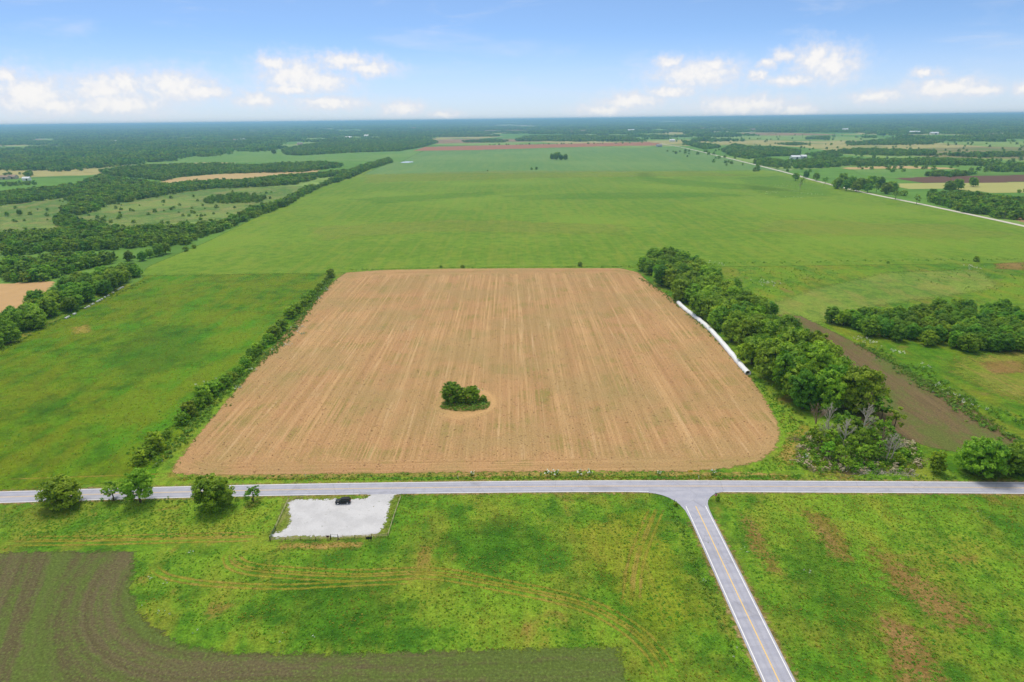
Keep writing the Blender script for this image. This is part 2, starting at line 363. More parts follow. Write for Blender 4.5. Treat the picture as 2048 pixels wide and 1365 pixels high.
def streaks(ucoord, vcoord):
    s1 = t.noise(t.comb(t.math('MULTIPLY', ucoord, 0.75), t.math('MULTIPLY', vcoord, 0.009)), 1.0, 5, 0.72)
    s2 = t.noise(t.comb(t.math('MULTIPLY', ucoord, 0.13), t.math('MULTIPLY', vcoord, 0.004), 7.0), 1.0, 3, 0.6)
    return s1, s2
a1, a2 = streaks(px_, py_); b1, b2 = streaks(sdf, t.math('ADD', px_, py_)); r1, r2 = streaks(isl, t.math('MULTIPLY', t.math('ARCTAN2', t.math('ADD', px_, 20.0), t.math('SUBTRACT', py_, 272.0)), 8.0))
def mf(f, a, b): return t.math('MULTIPLY_ADD', f, t.math('SUBTRACT', b, a), a)
s1 = mf(ring, mf(head, a1, b1), r1); s2 = mf(ring, mf(head, a2, b2), r2)
c = t.mix(t.step(s1, 0.34, 0.66), lin(178,140,96), lin(207,168,120))
c = t.mix(t.step(s2, 0.40, 0.66, 0, 0.65), c, lin(182,140,100))
c = t.mix(t.step(t.math('ADD', s1, t.math('MULTIPLY', s2, 0.5)), 0.92, 1.06, 0, 0.75), c, lin(222,190,148))
c = t.mix(t.math('MULTIPLY', t.step(t.noise(p, 0.05, 5, 0.65), 0.46, 0.66, 0, 0.85), t.step(s1, 0.60, 0.40)), c, lin(146,138,76))
c = t.mix(t.math('MULTIPLY', ring, 0.5), c, lin(212,172,118))
c = t.mix(t.step(t.noise(p, 0.02, 4, 0.6), 0.40, 0.64, 0, 0.6), c, lin(170,148,100))
ps_ = t.math('ABSOLUTE', t.math('SUBTRACT', t.math('FRACT', t.math('ADD', t.math('DIVIDE', px_, 9.1), t.math('MULTIPLY', t.noise(t.comb(t.math('MULTIPLY', px_, .16), t.math('MULTIPLY', py_, .004)), 1.0, 3, .6), 2.2))), 0.5))   # combine passes
inner = t.math('MULTIPLY', t.math('SUBTRACT', 1.0, head), t.math('SUBTRACT', 1.0, ring))
c = t.mix(t.math('MULTIPLY', inner, t.math('MULTIPLY', t.step(t.noise(t.comb(t.math('MULTIPLY', px_, .3), t.math('MULTIPLY', py_, .02), 3.0), 1.0, 3), .42, .6), t.step(ps_, 0.07, 0.015, 0, 0.42))), c, lin(220,186,142))
c = t.mix(t.math('MULTIPLY', inner, t.step(ps_, 0.34, 0.48, 0, 0.24)), c, lin(156,128,84))
cl = t.noise(t.mapping(p, (0.9, 0.5, 1)), 0.55, 3, 0.6)
c = t.mix(t.step(cl, 0.63, 0.72, 0, 0.7), c, lin(126,98,68))
D = t.noise(p, 1.6, 4, 0.75); f = t.math('MULTIPLY_ADD', t.math('SUBTRACT', D, 0.5), 1.5, 1.0)
c = t.mix(1.0, c, t.comb(f, f, f), 'MULTIPLY')
finish_soft(t, o, principled(t, c, 0.95, 0.05, 0, bump(t, t.math('ADD', D, t.math('MULTIPLY', s1, 1.2)), 0.35, 0.2)), True, 0.5, 0.5)
M_stub = m
stub = ats([(345,946),(352,928),(430,830),(560,680),(620,615),(668,563),(692,546),(760,541),(900,538),(1060,537),(1240,537),(1275,545),(1300,567),(1352,603),(1410,655),(1460,710),(1500,755),(1530,800),(1552,840),(1560,872),(1548,900),(1515,924),(1460,937),(1380,943),(1100,943),(900,945),(640,949),(420,953)])
field('stubble_field', stub, M_stub, 0.06, 'tan harvested stubble field with rows, in the middle', 1.5, 3.2)

def soil_mat(name, c0, c1, green, rot=0.0, gamt=0.7, strk=(0.5, 0.02), gs=(0.10, 0.012), curve=None, gth=0.5):
    m, t, o = new_mat(name); p = t.pos()
    pp = p if curve is None else curve(t, p)
    s1 = t.noise(t.mapping(pp, (strk[0], strk[1], 1), rot), 1.0, 5, 0.7); s2 = t.noise(t.mapping(pp, (gs[0], gs[1], 1), rot, (3, 1, 0)), 1.0, 4, 0.6)
    c = t.mix(t.step(s1, 0.36, 0.62), lin(*c0), lin(*c1))
    D = t.noise(p, 1.5, 5, 0.75); G = t.noise(p, 0.25, 5, 0.7)
    gm = t.math('ADD', t.math('MULTIPLY', s2, 0.6), t.math('ADD', t.math('MULTIPLY', G, 0.25), t.math('MULTIPLY', D, 0.15)))
    c = t.mix(t.step(gm, gth-0.05, gth+0.08, 0, gamt), c, lin(*green))
    c = t.mix(t.step(D, 0.56, 0.68, 0, 0.7), c, lin(112,136,58))
    f = t.math('MULTIPLY_ADD', t.math('SUBTRACT', D, 0.5), 2.2, 1.0); c = t.mix(1.0, c, t.comb(f, f, f), 'MULTIPLY')
    finish_soft(t, o, principled(t, c, 0.95, 0.05, 0, bump(t, t.math('ADD', D, s1), 0.4, 0.25)), True, 0.5, 0.5); return m
SOIL_SLOPE = -0.44
def curve_rows(t, p):      # drill rows run away from the camera, then turn along the near headland
    x, y, z = t.sep(p)[0:3]
    ux = t.math('SUBTRACT', x, -70.0); uy = t.math('SUBTRACT', y, 162.0)
    rad = t.vmath('LENGTH', t.comb(t.math('MINIMUM', ux, 0.0), t.math('MINIMUM', uy, 0.0)))
    msk = t.step(t.math('ADD', rad, t.math('MULTIPLY', t.noise(p, 0.08, 3), 16.0)), 54.0, 66.0); ax = t.math('SUBTRACT', t.math('MULTIPLY', uy, SOIL_SLOPE), ux)
    return t.comb(t.math('MULTIPLY_ADD', msk, t.math('SUBTRACT', ax, rad), rad), t.math('ADD', ux, uy), 0.0)
M_soil = soil_mat('sprouting_soil', (98,92,64), (110,102,74), (94,118,50), 0.0, 0.75, curve=curve_rows, gth=0.475, strk=(0.55, 0.01), gs=(0.16, 0.008))
soilp = ats([(0,1106),(130,1104),(268,1104),(264,1150),(262,1185),(275,1222),(305,1258),(370,1293),(470,1307),(640,1311),(900,1303),(1238,1295),(1250,1365)])+[(22, 90), (-160, 90), (-170, 168)]
field('sprouting_field', soilp, M_soil, 0.03, 'dark bare soil field with green sprouting rows', 1.0, 4.0)
M_soil2 = soil_mat('ploughed_soil', (112,96,68), (126,108,78), (100,116,54), -0.06, 0.8, strk=(0.45, 0.02), gs=(0.07, 0.02), gth=0.495)
dkp = ats([(1556,631),(1601,633),(1640,651),(1718,690),(1835,752),(1932,811),(2034,879),(2024,890)])+ats([(1912,905),(1860,895),(1815,880)])+[(137, 245), (139, 300), (146, 380)]
field('ploughed_field', dkp, M_soil2, 0.06, 'dark brown ploughed strip behind the long tree row', 1.2, 3.0)
M_tan = plain('far_tan', lin(196,170,118), var=0.2, scale=0.02, spec=0.05, rough=0.95)
M_red = plain('far_red_soil', lin(170,116,88), var=0.15, scale=0.03, spec=0.05, rough=0.95)
M_umber = plain('far_umber_soil', lin(112,84,70), var=0.12, scale=0.03, spec=0.05, rough=0.95)
M_pale = plain('far_pale_grass', lin(178,178,108), var=0.15, scale=0.01, spec=0.05, rough=0.95)
M_strip = plain('straw_field', lin(200,164,116), var=0.14, scale=0.12, spec=0.05, rough=0.95)
def far_field(name, px, mat, z, label, res=12.0): return field(name, ats(px), mat, z, label, res, 3.0)
far_field('straw_field', [(-20,572),(95,566),(70,590),(37,612),(0,626),(-20,632)], M_strip, 0.10, 'pale straw field behind the left tree belt', 3.0)
far_field('tan_strip', [(322,366),(360,356),(430,350),(505,346),(600,340),(632,339),(628,344),(560,349),(480,358),(400,365)], M_tan, 0.12, 'tan strip of field between the left tree belts')
far_field('red_field', [(836,302),(850,295),(960,292),(1100,289),(1290,285),(1312,287),(1310,291),(1200,293),(1120,295),(960,300)], M_red, 0.3, 'reddish bare field beyond the far hay field', 25.0)
far_field('umber_field', [(1796,358),(1880,354),(1960,353),(2060,351),(2060,362),(1960,366),(1850,365)], M_umber, 0.15, 'dark brown ploughed field right of the gravel road')
far_field('copse_field', [(1700,336),(1790,334),(1900,337),(1930,341),(1840,358),(1796,358),(1720,350)], M_farlush, 0.12, 'green field around the far oval copse')
far_field('pale_field', [(1800,368),(2060,366),(2060,385),(1990,385),(1900,377),(1820,378)], M_pale, 0.12, 'pale grass field below the dark ploughed field')
far_field('tan_edge_field', [(1696,336),(1800,333),(1900,337),(1900,338.5),(1790,336.5),(1700,339)], M_tan, 0.2, 'thin tan field edge above the copse field')

M_hayband = grass_mat('hay_dark_band', (100,166,48), (112,172,54), (124,174,58), (136,172,64), 0.4, k=0.74, soft=True, wob=1.1, nscale=0.05, amount=0.32, fine=0.8, contrast=0.5)
M_haypale = grass_mat('hay_pale_band', (146,168,60), (158,174,70), (166,176,76), (180,176,90), 0.5, k=0.80, soft=True, wob=1.1, nscale=0.03, amount=0.30, fine=0.8, contrast=0.5)
for pxs, mt, lab in (([(1276,347),(1300,345),(1310,356),(1400,363),(1520,372),(1600,384),(1480,380),(1330,369),(1285,360)], M_hayband, 'darker green swale curving through the hay field'), ([(1480,356),(1560,352),(1640,372),(1680,392),(1560,396),(1500,378)], M_hayband, 'darker green rough patch near the gravel road'), ([(1000,392),(1200,386),(1420,386),(1500,392),(1300,398),(1060,400)], M_hayband, 'long darker green band across the hay field'), ([(700,398),(980,384),(1000,390),(760,408)], M_hayband, 'darker green band on the left of the hay field'), ([(620,455),(900,440),(1250,450),(1240,470),(900,462),(640,480)], M_haypale, 'pale yellowish band across the near hay field'), ([(720,350),(1000,342),(1400,343),(1500,352),(1100,356),(740,366)], M_haypale, 'pale yellowish band across the far hay field'), ([(1560,440),(1900,450),(2040,470),(1900,480),(1500,462)], M_haypale, 'pale yellowish band on the right of the hay field')):
    field('hay_patch', ats(pxs), mt, 0.13, lab, 6.0, 16.0)
# bare and yellowed patches in the grass
M_dry = grass_mat('dry_patch', (172,148,76), (186,160,86), (160,156,60), (202,164,104), 0.6, rot=0.4, soft=True, wob=1.1, nscale=0.35, amount=0.75)
M_brown = grass_mat('brown_patch', (150,120,66), (166,132,80), (140,130,56), (176,140,92), 0.6, rot=0.4, soft=True, wob=1.2, nscale=0.5, amount=0.75)
M_lush = grass_mat('lush_patch', (62,118,32), (76,136,36), (92,148,42), (110,146,46), 0.4, soft=True, wob=1.3, nscale=0.16, amount=0.36)
def patch(px, mat, z, label, soft=3.0, res=0.8): return field('grass_patch', ats(px), mat, z, label, res, soft)
patch([(1605,1022),(1650,1030),(1690,1080),(1700,1120),(1670,1115),(1640,1070)], M_brown, 0.02, 'brown streak of dead grass right of the side road')
patch([(1490,1035),(1510,1045),(1530,1090),(1560,1140),(1540,1145),(1505,1095)], M_brown, 0.02, 'narrow brown streak of grass along the side road')
patch([(1740,1100),(1800,1130),(1880,1180),(1960,1250),(1900,1250),(1800,1180)], M_brown, 0.02, 'wide brownish patch in the near right meadow', 5)
patch([(1760,1230),(1830,1260),(1880,1365),(1800,1365)], M_brown, 0.02, 'brownish patch at the bottom right of the meadow', 4)
patch([(1560,1050),(1640,1090),(1740,1180),(1760,1260),(1680,1260),(1600,1150)], M_lush, 0.015, 'lush green patch in the near right meadow', 6)
patch([(930,1040),(1050,1030),(1100,1110),(960,1120),(880,1090)], M_lush, 0.015, 'lush green patch in the near middle meadow', 6)
patch([(560,1150),(760,1180),(800,1270),(650,1290),(500,1230)], M_lush, 0.015, 'lush green patch beside the sprouting field', 6)
patch([(1150,1060),(1290,1020),(1340,1110),(1400,1240),(1300,1260),(1200,1140)], grass_mat('yellow_patch', (132,156,40), (146,166,44), (160,170,52), (178,166,70), 0.5, rot=0.2, soft=True, wob=1.0, nscale=0.2, amount=0.7), 0.015, 'yellow green patch left of the side road', 6)
patch([(556,1086),(640,1088),(720,1086),(716,1096),(620,1098),(560,1096)], M_dry, 0.02, 'bare tan strip of grass below the parking lot', 1.6, 0.5)
patch([(40,820),(110,790),(150,800),(80,850)], M_lush, 0.045, 'bright green patch in the left meadow', 5)
patch([(300,650),(400,655),(420,720),(260,760),(200,720)], M_lush, 0.045, 'lush green centre of the left meadow', 9)
patch([(145,655),(175,650),(180,665),(150,668)], M_dry, 0.045, 'small dry patch near the white hives', 3)
patch([(1580,868),(1610,852),(1640,868),(1600,905),(1575,930),(1560,915)], M_dry, 0.045, 'dry grass at the corner of the stubble field', 2.5)
patch([(1990,528),(2048,525),(2048,541),(1995,538)], M_brown, 0.06, 'reddish bare patch at the far end of the right pasture', 4)
patch([(1960,725),(2048,722),(2048,745),(1990,748)], M_brown, 0.06, 'brownish bare patch below the oval grove', 3)

# wheel tracks through the meadow
M_track = grass_mat('track_grass', (146,150,48), (158,152,56), (164,156,62), (186,158,88), 0.6, soft=True, wob=0.9, nscale=0.5, amount=0.75, contrast=0.9)
TRK = []
def tracks(label, px, gauge=1.8, width=0.75, passes=((0.0),)):
    line = smooth_line(ats(px), 2.0); TRK.append(line[::1]); r = empty('wheel_track'); tag(r, label, None, None, 'structure')
    for ps in passes:
        for sgn in (-1, 1): ribbon('wheel_rut', line, width, M_track, 0.028+0.003*(sgn > 0), r, ps+sgn*gauge/2, 4)
    return r
tracks('pale wheel track along the top of the sprouting field', [(0,1088),(200,1086),(400,1081),(535,1078)], passes=(0.0, 2.6))
tracks('curving wheel track across the near meadow', [(470,1098),(452,1115),(470,1138),(540,1150),(700,1158),(860,1154),(1000,1178),(1150,1212),(1240,1255),(1300,1310),(1330,1365)], passes=(0.0, 2.9))
tracks('lower wheel track joining from the soil field corner', [(300,1125),(330,1152),(420,1168),(560,1174),(700,1168),(850,1162)], passes=(0.0,))
tracks('straight wheel track beside the side road', [(1325,1010),(1300,1070),(1280,1130),(1270,1220)], passes=(0.0, -2.4))
tracks('faint diagonal track through the far hay field', [(1160,352),(1200,395),(1240,430),(1280,462),(1310,480)], 3.0, 1.2)
tracks('wheel track at the foot of the left meadow', [(0,962),(120,958),(260,953),(345,950)], passes=(0.0,))

# ------------------------------------------------------------------ roads
def road_mat(name, base, warm, soft=False, wob=0.3):
    m, t, o = new_mat(name); p = t.pos()
    n = t.noise(p, 0.35, 5, 0.65); n2 = t.noise(t.mapping(p, (0.02, 0.5, 1)), 1.0, 4, 0.6); D = t.noise(p, 4.0, 3, 0.7)
    c = t.mix(t.step(t.math('ADD', t.math('MULTIPLY', n, 0.5), t.math('MULTIPLY', n2, 0.5)), 0.38, 0.62), lin(*base), lin(*warm))
    f = t.math('MULTIPLY_ADD', t.math('SUBTRACT', D, 0.5), 0.22, 1.0); c = t.mix(1.0, c, t.comb(f, f, f), 'MULTIPLY')
    e = t.attr('edge')
    wp_ = t.math('MAXIMUM', t.step(t.math('ABSOLUTE', t.math('SUBTRACT', e, 0.72)), 0.13, 0.03), t.step(t.math('ABSOLUTE', t.math('SUBTRACT', e, 0.28)), 0.13, 0.03))
    c = t.mix(t.math('MULTIPLY', wp_, 0.30), c, lin(158,158,168))
    c = t.mix(t.step(t.noise(p, 0.09, 3, 0.5), 0.60, 0.63, 0, 0.25), c, lin(150,150,158))
    ck = t.node('ShaderNodeTexVoronoi', feature='DISTANCE_TO_EDGE'); ck.inputs['Scale'].default_value = 0.11; t.l.new(t.vmath('ADD', p, t.comb(n, D)), ck.inputs['Vector'])
    c = t.mix(t.step(ck.outputs['Distance'], 0.016, 0.004, 0, 0.22), c, lin(120,118,122))
    finish_soft(t, o, principled(t, c, 0.85, 0.25, 0, bump(t, D, 0.2, 0.02)), soft, wob, 0.8); return m
M_asph = road_mat('pale_asphalt', (172,174,190), (188,189,202))
M_should = grass_mat('gravel_verge', (140,122,74), (160,140,92), (150,146,70), (182,160,112), 0.6, soft=True, wob=0.42, nscale=0.7)
M_white = plain('road_white_paint', (0.78, 0.78, 0.78), 0.6, 0.3, 0.08, 1.5)
M_yel = plain('road_yellow_paint', (0.72, 0.50, 0.20), 0.6, 0.3, 0.12, 1.5)
main_c = smooth_line([(-420, 186.5), (-300, 192.2)]+[((a[0]+b[0])/2, (a[1]+b[1])/2) for a, b in zip(ats([(0,984),(512,970.5),(1024,963.5),(1350,962.5),(1700,964),(2048,966)]), ats([(0,1007),(512,993),(1024,985.5),(1350,984),(1700,985.5),(2048,988)]))]+[(300, 190), (420, 187)], 3.0)
yc = lambda x: float(np.interp(x, main_c[:, 0], main_c[:, 1]))
SX = 56.9
rd = empty('main_road'); tag(rd, 'pale grey two-lane paved road crossing below the stubble field', None, None, 'structure')
ribbon('verge', main_c, 8.7, M_should, 0.07, rd, 0, 6); ribbon('carriageway', main_c, 3.75, M_asph, 0.10, rd, 0, 4)
vl = smooth_line(ats([(345,955),(640,953),(900,950),(1200,949),(1450,949),(1600,953)]), 2.0)
tag(ribbon('grass_verge', vl, 2.6, grass_mat('verge_grass', (128,132,52), (146,138,64), (120,140,46), (182,146,92), 0.8, soft=True, wob=0.9, nscale=0.4, streak=(0.4, 0.4)), 0.062, None, 0, 6), 'brownish grass verge between the road and the stubble', None, None, 'structure')
ribbon('edge_line', main_c, 0.11, M_white, 0.112, rd, 3.45, 2)
for seg in (main_c[main_c[:, 0] < -48.5], main_c[(main_c[:, 0] > -32.5) & (main_c[:, 0] < 46)], main_c[main_c[:, 0] > 66.5]): ribbon('edge_line', seg, 0.11, M_white, 0.112, rd, -3.45, 2)
for s_ in (-0.17, 0.17): ribbon('centre_line', main_c, 0.07, M_yel, 0.112, rd, s_, 2)
side_c = smooth_line([(SX, 196.6), (SX, 170), (SX-0.2, 130), (SX-0.3, 60), (SX-0.3, -80)], 3.0)
sr_ = empty('side_road'); tag(sr_, 'pale grey side road running down to a T junction', None, None, 'structure')
ribbon('verge', side_c[2:], 8.2, M_should, 0.072, sr_, 0, 6); ribbon('carriageway', side_c, 3.6, M_asph, 0.106, sr_, 0, 4)
yb = yc(SX)-3.6
ys = [yb-22, yb-16, yb-11, yb-7.5, yb-5.4, yb-3.4, yb-2.0, yb-.9, yb-.2, yb+.25, yb+1.2]
xl = [53.35, 53.3, 53.0, 52.1, 51.1, 49.6, 48.0, 46.0, 43.5, 38.0, 37.0]; xr = [60.45, 60.5, 60.6, 61.0, 61.7, 63.0, 64.4, 66.0, 68.2, 72.0, 73.0]
mesh_obj('junction_flare', [(x, y, 0.109) for x, y in zip(xl, ys)]+[(x, y, 0.109) for x, y in zip(xr, ys)], [(i, len(ys)+i, len(ys)+i+1, i+1) for i in range(len(ys)-1)], M_asph, sr_)
lw = side_c[(side_c[:, 1] < yb-7)]
ribbon('edge_line', lw, 0.11, M_white, 0.118, sr_, 3.05, 2); ribbon('edge_line', lw, 0.11, M_white, 0.118, sr_, -3.05, 2); ribbon('centre_line', lw, 0.15, M_yel, 0.118, sr_, 0, 2)
M_gr = plain('gravel_road', lin(214,208,196), 0.95, 0.05, 0.1, 0.3)
gline = smooth_line([(548, 420), (543, 600)]+ats([(2048,453),(1937,429),(1840,408.5),(1730,386),(1627,361),(1585,349),(1480,322.6),(1365,295.5),(1310,286)]), 12.0)
tag(ribbon('gravel_road', gline, 3.6, M_gr, 0.20, None, 0, 2), 'pale gravel road along the right edge of the hay field', None, None, 'structure')
tag(ribbon('gravel_drive', smooth_line(ats([(1555,341),(1585,340)]), 4), 3.0, M_gr, 0.22, None, 0, 2), 'short gravel drive leaving the far gravel road', None, None, 'structure')
M_pond = plain('pond_water', (0.62, 0.66, 0.70), 0.2, 0.5, 0.05, 0.1)
far_field('pond', [(804,325.5),(812,323.8),(822,323.8),(822,325),(812,326)], M_pond, 0.25, 'small pale pond at the edge of the far hay field', 5.0)

# parking lot of white gravel
m, t, o = new_mat('white_gravel'); p = t.pos(); D = t.noise(p, 3.0, 5, 0.75); A = t.noise(p, 0.12, 4, 0.6)
rg = t.vmath('LENGTH', t.vmath('SUBTRACT', p, (-52.0, 182.5, 0)))
arc = t.noise(t.comb(t.math('MULTIPLY', rg, 1.1), 0.0, 0.0), 1.0, 3, 0.6)
c = t.mix(t.step(t.math('ADD', t.math('MULTIPLY', A, 0.6), t.math('MULTIPLY', arc, 0.15)), 0.3, 0.45), lin(200,200,203), lin(214,214,217))
c = t.mix(t.step(t.noise(p, 0.8, 5, 0.8), 0.62, 0.72, 0, 0.6), c, lin(186,178,164)); f = t.math('MULTIPLY_ADD', t.math('SUBTRACT', D, 0.5), 0.6, 1.0); c = t.mix(1.0, c, t.comb(f, f, f), 'MULTIPLY')
finish_soft(t, o, principled(t, c, 0.9, 0.1, 0, bump(t, D, 0.3, 0.05)), True, 1.5, 0.8); M_lot = m
lotp = ats([(729,986.5),(741,991),(736,997),(715,999),(640,1000),(590,1000),(579,1006),(578,1016),(582,1044),(570,1061),(545,1070),(543,1074),(552,1076),(598,1072),(676,1074),(745,1070),(759,1066),(770,1047),(776,1022),(780,1001),(788,993),(798,988),(812,985.5),(830,984),(722,984)])
field('lot_margin', ats([(728,988),(741,998),(640,996),(572,999),(560,1030),(550,1056),(540,1080),(600,1079),(700,1078),(770,1073),(778,1050),(786,1020),(798,990)]), grass_mat('lot_margin', (110,134,44), (128,142,54), (118,142,46), (176,160,110), 0.6, soft=True, wob=1.3, nscale=0.5, amount=0.9), 0.066, 'worn tan and grassy margin around the gravel lot', 0.5, 1.5)
lot = field('gravel_lot', lotp, M_lot, 0.075, 'white gravel parking lot beside the main road', 0.4, 0.9)
lotd = ats([(735,986),(745,990),(741,998),(700,1003),(590,1004),(583,1010),(586,1040),(575,1062),(600,1069),(676,1071),(743,1068),(757,1062),(767,1046),(773,1022),(776,999),(788,989),(790,984)])

# ------------------------------------------------------------------ foliage
def leaf_mat(name, dark, light, trans=0.45, k=1.0):
    m, t, o = new_mat(name); oi = t.node('ShaderNodeObjectInfo')
    c = t.mix(t.attr('tint'), lin(*dark, k=k), lin(*light, k=k))
    hsv = t.node('ShaderNodeHueSaturation'); t.l.new(c, hsv.inputs['Color'])
    t.l.new(t.math('MULTIPLY_ADD', oi.outputs['Random'], 0.04, 0.475), hsv.inputs['Hue'])
    t.l.new(t.math('MULTIPLY_ADD', t.math('FRACT', t.math('MULTIPLY', oi.outputs['Random'], 7.31)), 0.45, 0.78), hsv.inputs['Value'])
    s = principled(t, hsv.outputs[0], 0.55, 0.25); tr = t.node('ShaderNodeBsdfTranslucent'); t.l.new(hsv.outputs[0], tr.inputs[0])
    mx = t.node('ShaderNodeMixShader'); mx.inputs[0].default_value = trans; t.l.new(s, mx.inputs[1]); t.l.new(tr.outputs[0], mx.inputs[2]); t.l.new(mx.outputs[0], o.inputs[0]); return m
M_leaf = leaf_mat('broad_leaf', (90,138,22), (168,206,54)); M_leaf2 = leaf_mat('dark_leaf', (66,120,24), (138,186,52)); M_leaf3 = leaf_mat('light_leaf', (96,150,30), (166,208,62))
M_weed = leaf_mat('weed_leaf', (96,150,48), (150,190,76)); M_flower = leaf_mat('white_flower', (226,232,206), (250,252,244), 0.2)
M_twig = leaf_mat('dead_scrub', (164,152,118), (206,196,164), 0.1)
M_bark = plain('grey_bark', lin(96,84,70), 0.9, 0.1, 0.3, 2.0); M_dead = plain('bleached_wood', lin(196,188,172), 0.85, 0.1, 0.2, 2.0); M_deadb = plain('brown_wood', lin(150,128,108), 0.85, 0.1, 0.25, 2.0)

def leaf_quads(pts, nrm, size, seed, droop=0.0):
    r = np.random.default_rng(seed); n = len(pts)
    a = r.normal(size=(n, 3)); a -= (a*nrm).sum(1)[:, None]*nrm; a /= np.linalg.norm(a, axis=1)[:, None]+1e-9
    b = np.cross(nrm, a); l = (size*(0.65+0.7*r.random(n)))[:, None]; wd = l*(0.55+0.25*r.random(n))[:, None]
    V = np.stack([pts-a*l*0.5, pts+b*wd*0.5-nrm*l*0.06, pts+a*l*0.55, pts-b*wd*0.5-nrm*l*0.06], 1).reshape(-1, 3)
    return V, np.arange(n*4).reshape(n, 4)
def crown_mesh(name, seed, R, Ht, base, nl, leaves, leaf, mat, lobe=(0.34, 0.5), flat=0.85, squash=1.0, extra=None, openness=0.0):
    r = np.random.default_rng(seed); C = []; Rd = []
    for i in range(nl):
        tt = 0.12+0.8*((i+0.5)/nl); env = R*math.sqrt(max(0.05, 1-((tt-0.42)/0.64)**2)); lr = R*r.uniform(*lobe)*(0.75+0.35*(1-abs(tt-0.45)))
        an = i*2.399+r.uniform(-0.5, 0.5); rad = max(0, env-lr)*r.uniform(0.75, 1.15)
        C.append((math.cos(an)*rad, math.sin(an)*rad*squash, base+(Ht-base)*tt*0.94)); Rd.append(lr)
    C = np.array(C); Rd = np.array(Rd); C[:, 2] = np.minimum(C[:, 2], Ht-Rd*flat*0.9); C[:, 2] = np.maximum(C[:, 2], base+Rd*0.45)
    per = 22 if leaves > 400 else 6
    nt = max(8, leaves//per); ti = r.choice(nl, nt, p=Rd**2/(Rd**2).sum()); d = r.normal(size=(nt, 3)); d[:, 2] += 0.3; d /= np.linalg.norm(d, axis=1)[:, None]
    rad = Rd[ti]*(0.5+0.56*r.random(nt)**0.55); off = d*rad[:, None]; off[:, 2] *= flat; T = C[ti]+off
    keep = np.ones(nt, bool)
    for j in range(nl):
        q = (T-C[j]); q[:, 2] /= flat; keep &= ~((np.linalg.norm(q, axis=1) < Rd[j]*0.5) & (ti != j))
    T = T[keep]; d = d[keep]; ti = ti[keep]; nt = len(T); ttint = 0.48+(r.random(nl)-0.5)[ti]*0.35+(r.random(nt)-0.5)*0.7
    tr_ = R*r.uniform(0.11, 0.19, nt)
    li = np.repeat(np.arange(nt), per); n_ = len(li)
    o3 = r.normal(size=(n_, 3)); o3 /= np.linalg.norm(o3, axis=1)[:, None]+1e-9; o3 *= (tr_[li]*r.random(n_)**0.4)[:, None]; o3[:, 2] *= 0.6
    P = T[li]+o3; d = d[li]*0.7+o3/(tr_[li][:, None])*0.6; keep = P[:, 2] > 0.12
    P = P[keep]; d = d[keep]; li = li[keep]; nr = d+r.normal(size=P.shape)*0.35; nr[:, 2] += 0.35; nr /= np.linalg.norm(nr, axis=1)[:, None]
    V, F = leaf_quads(P, nr, np.full(len(P), leaf), seed+1)
    o = mesh_obj(name, V, F, mat); COL.objects.unlink(o)
    tint = np.clip(ttint[li]+(r.random(len(P))-0.5)*0.3, 0, 1)
    a = o.data.attributes.new('tint', 'FLOAT', 'FACE'); a.data.foreach_set('value', tint.astype(np.float32))
    return o.data, C, Rd
def trunk_mesh(name, seed, C, th, tr, mat, n=7):
    r = random.Random(seed); b = MB(); top = Vector((r.uniform(-.3, .3), r.uniform(-.3, .3), th))
    b.tube([(0, 0, -0.3), (0.05, 0, th*0.35), (top*0.75), top], [tr*1.35, tr, tr*0.8, tr*0.55], n)
    for j in range(0, len(C), 2):
        c = Vector(C[j]); st = top*r.uniform(0.55, 0.98); mid = st.lerp(c, 0.5)+Vector((0, 0, 0.3)); b.tube([st, mid, c], [tr*0.45, tr*0.3, tr*0.1], 5)
    o = b.build(name, mat); COL.objects.unlink(o); return o.data
TREES = {}
def tree_kind(key, seed, R, Ht, base, nl, leaves, leaf, mat, **kw):
    cm, C, Rd = crown_mesh('crown', seed, R, Ht, base, nl, leaves, leaf, mat, **kw)
    TREES[key] = (cm, trunk_mesh('trunk', seed, C, Ht*0.62, R*0.055, M_bark), Ht, R)
tree_kind('round1', 11, 5.2, 10.5, 0.9, 15, 9000, 0.62, M_leaf)
tree_kind('round2', 23, 5.6, 10.0, 0.6, 18, 9500, 0.62, M_leaf, squash=0.85)
tree_kind('tall1', 37, 4.6, 12.0, 0.9, 17, 9000, 0.6, M_leaf)
tree_kind('dark1', 41, 5.0, 10.5, 0.7, 16, 9000, 0.58, M_leaf2)
tree_kind('light1', 53, 4.6, 9.5, 1.8, 13, 6500, 0.58, M_leaf3, lobe=(0.28, 0.42))
tree_kind('broad1', 67, 6.0, 9.8, 0.7, 20, 10000, 0.62, M_leaf, squash=0.9)
tree_kind('bush1', 71, 2.6, 4.2, 0.1, 10, 3200, 0.45, M_leaf, lobe=(0.4, 0.6))
tree_kind('bush2', 73, 3.0, 3.6, 0.1, 11, 3200, 0.45, M_leaf, lobe=(0.38, 0.6))
tree_kind('open1', 83, 3.4, 8.0, 2.4, 9, 1700, 0.55, M_leaf3, lobe=(0.26, 0.4))
tree_kind('open2', 89, 2.6, 8.5, 2.0, 8, 1300, 0.5, M_leaf, lobe=(0.26, 0.42))

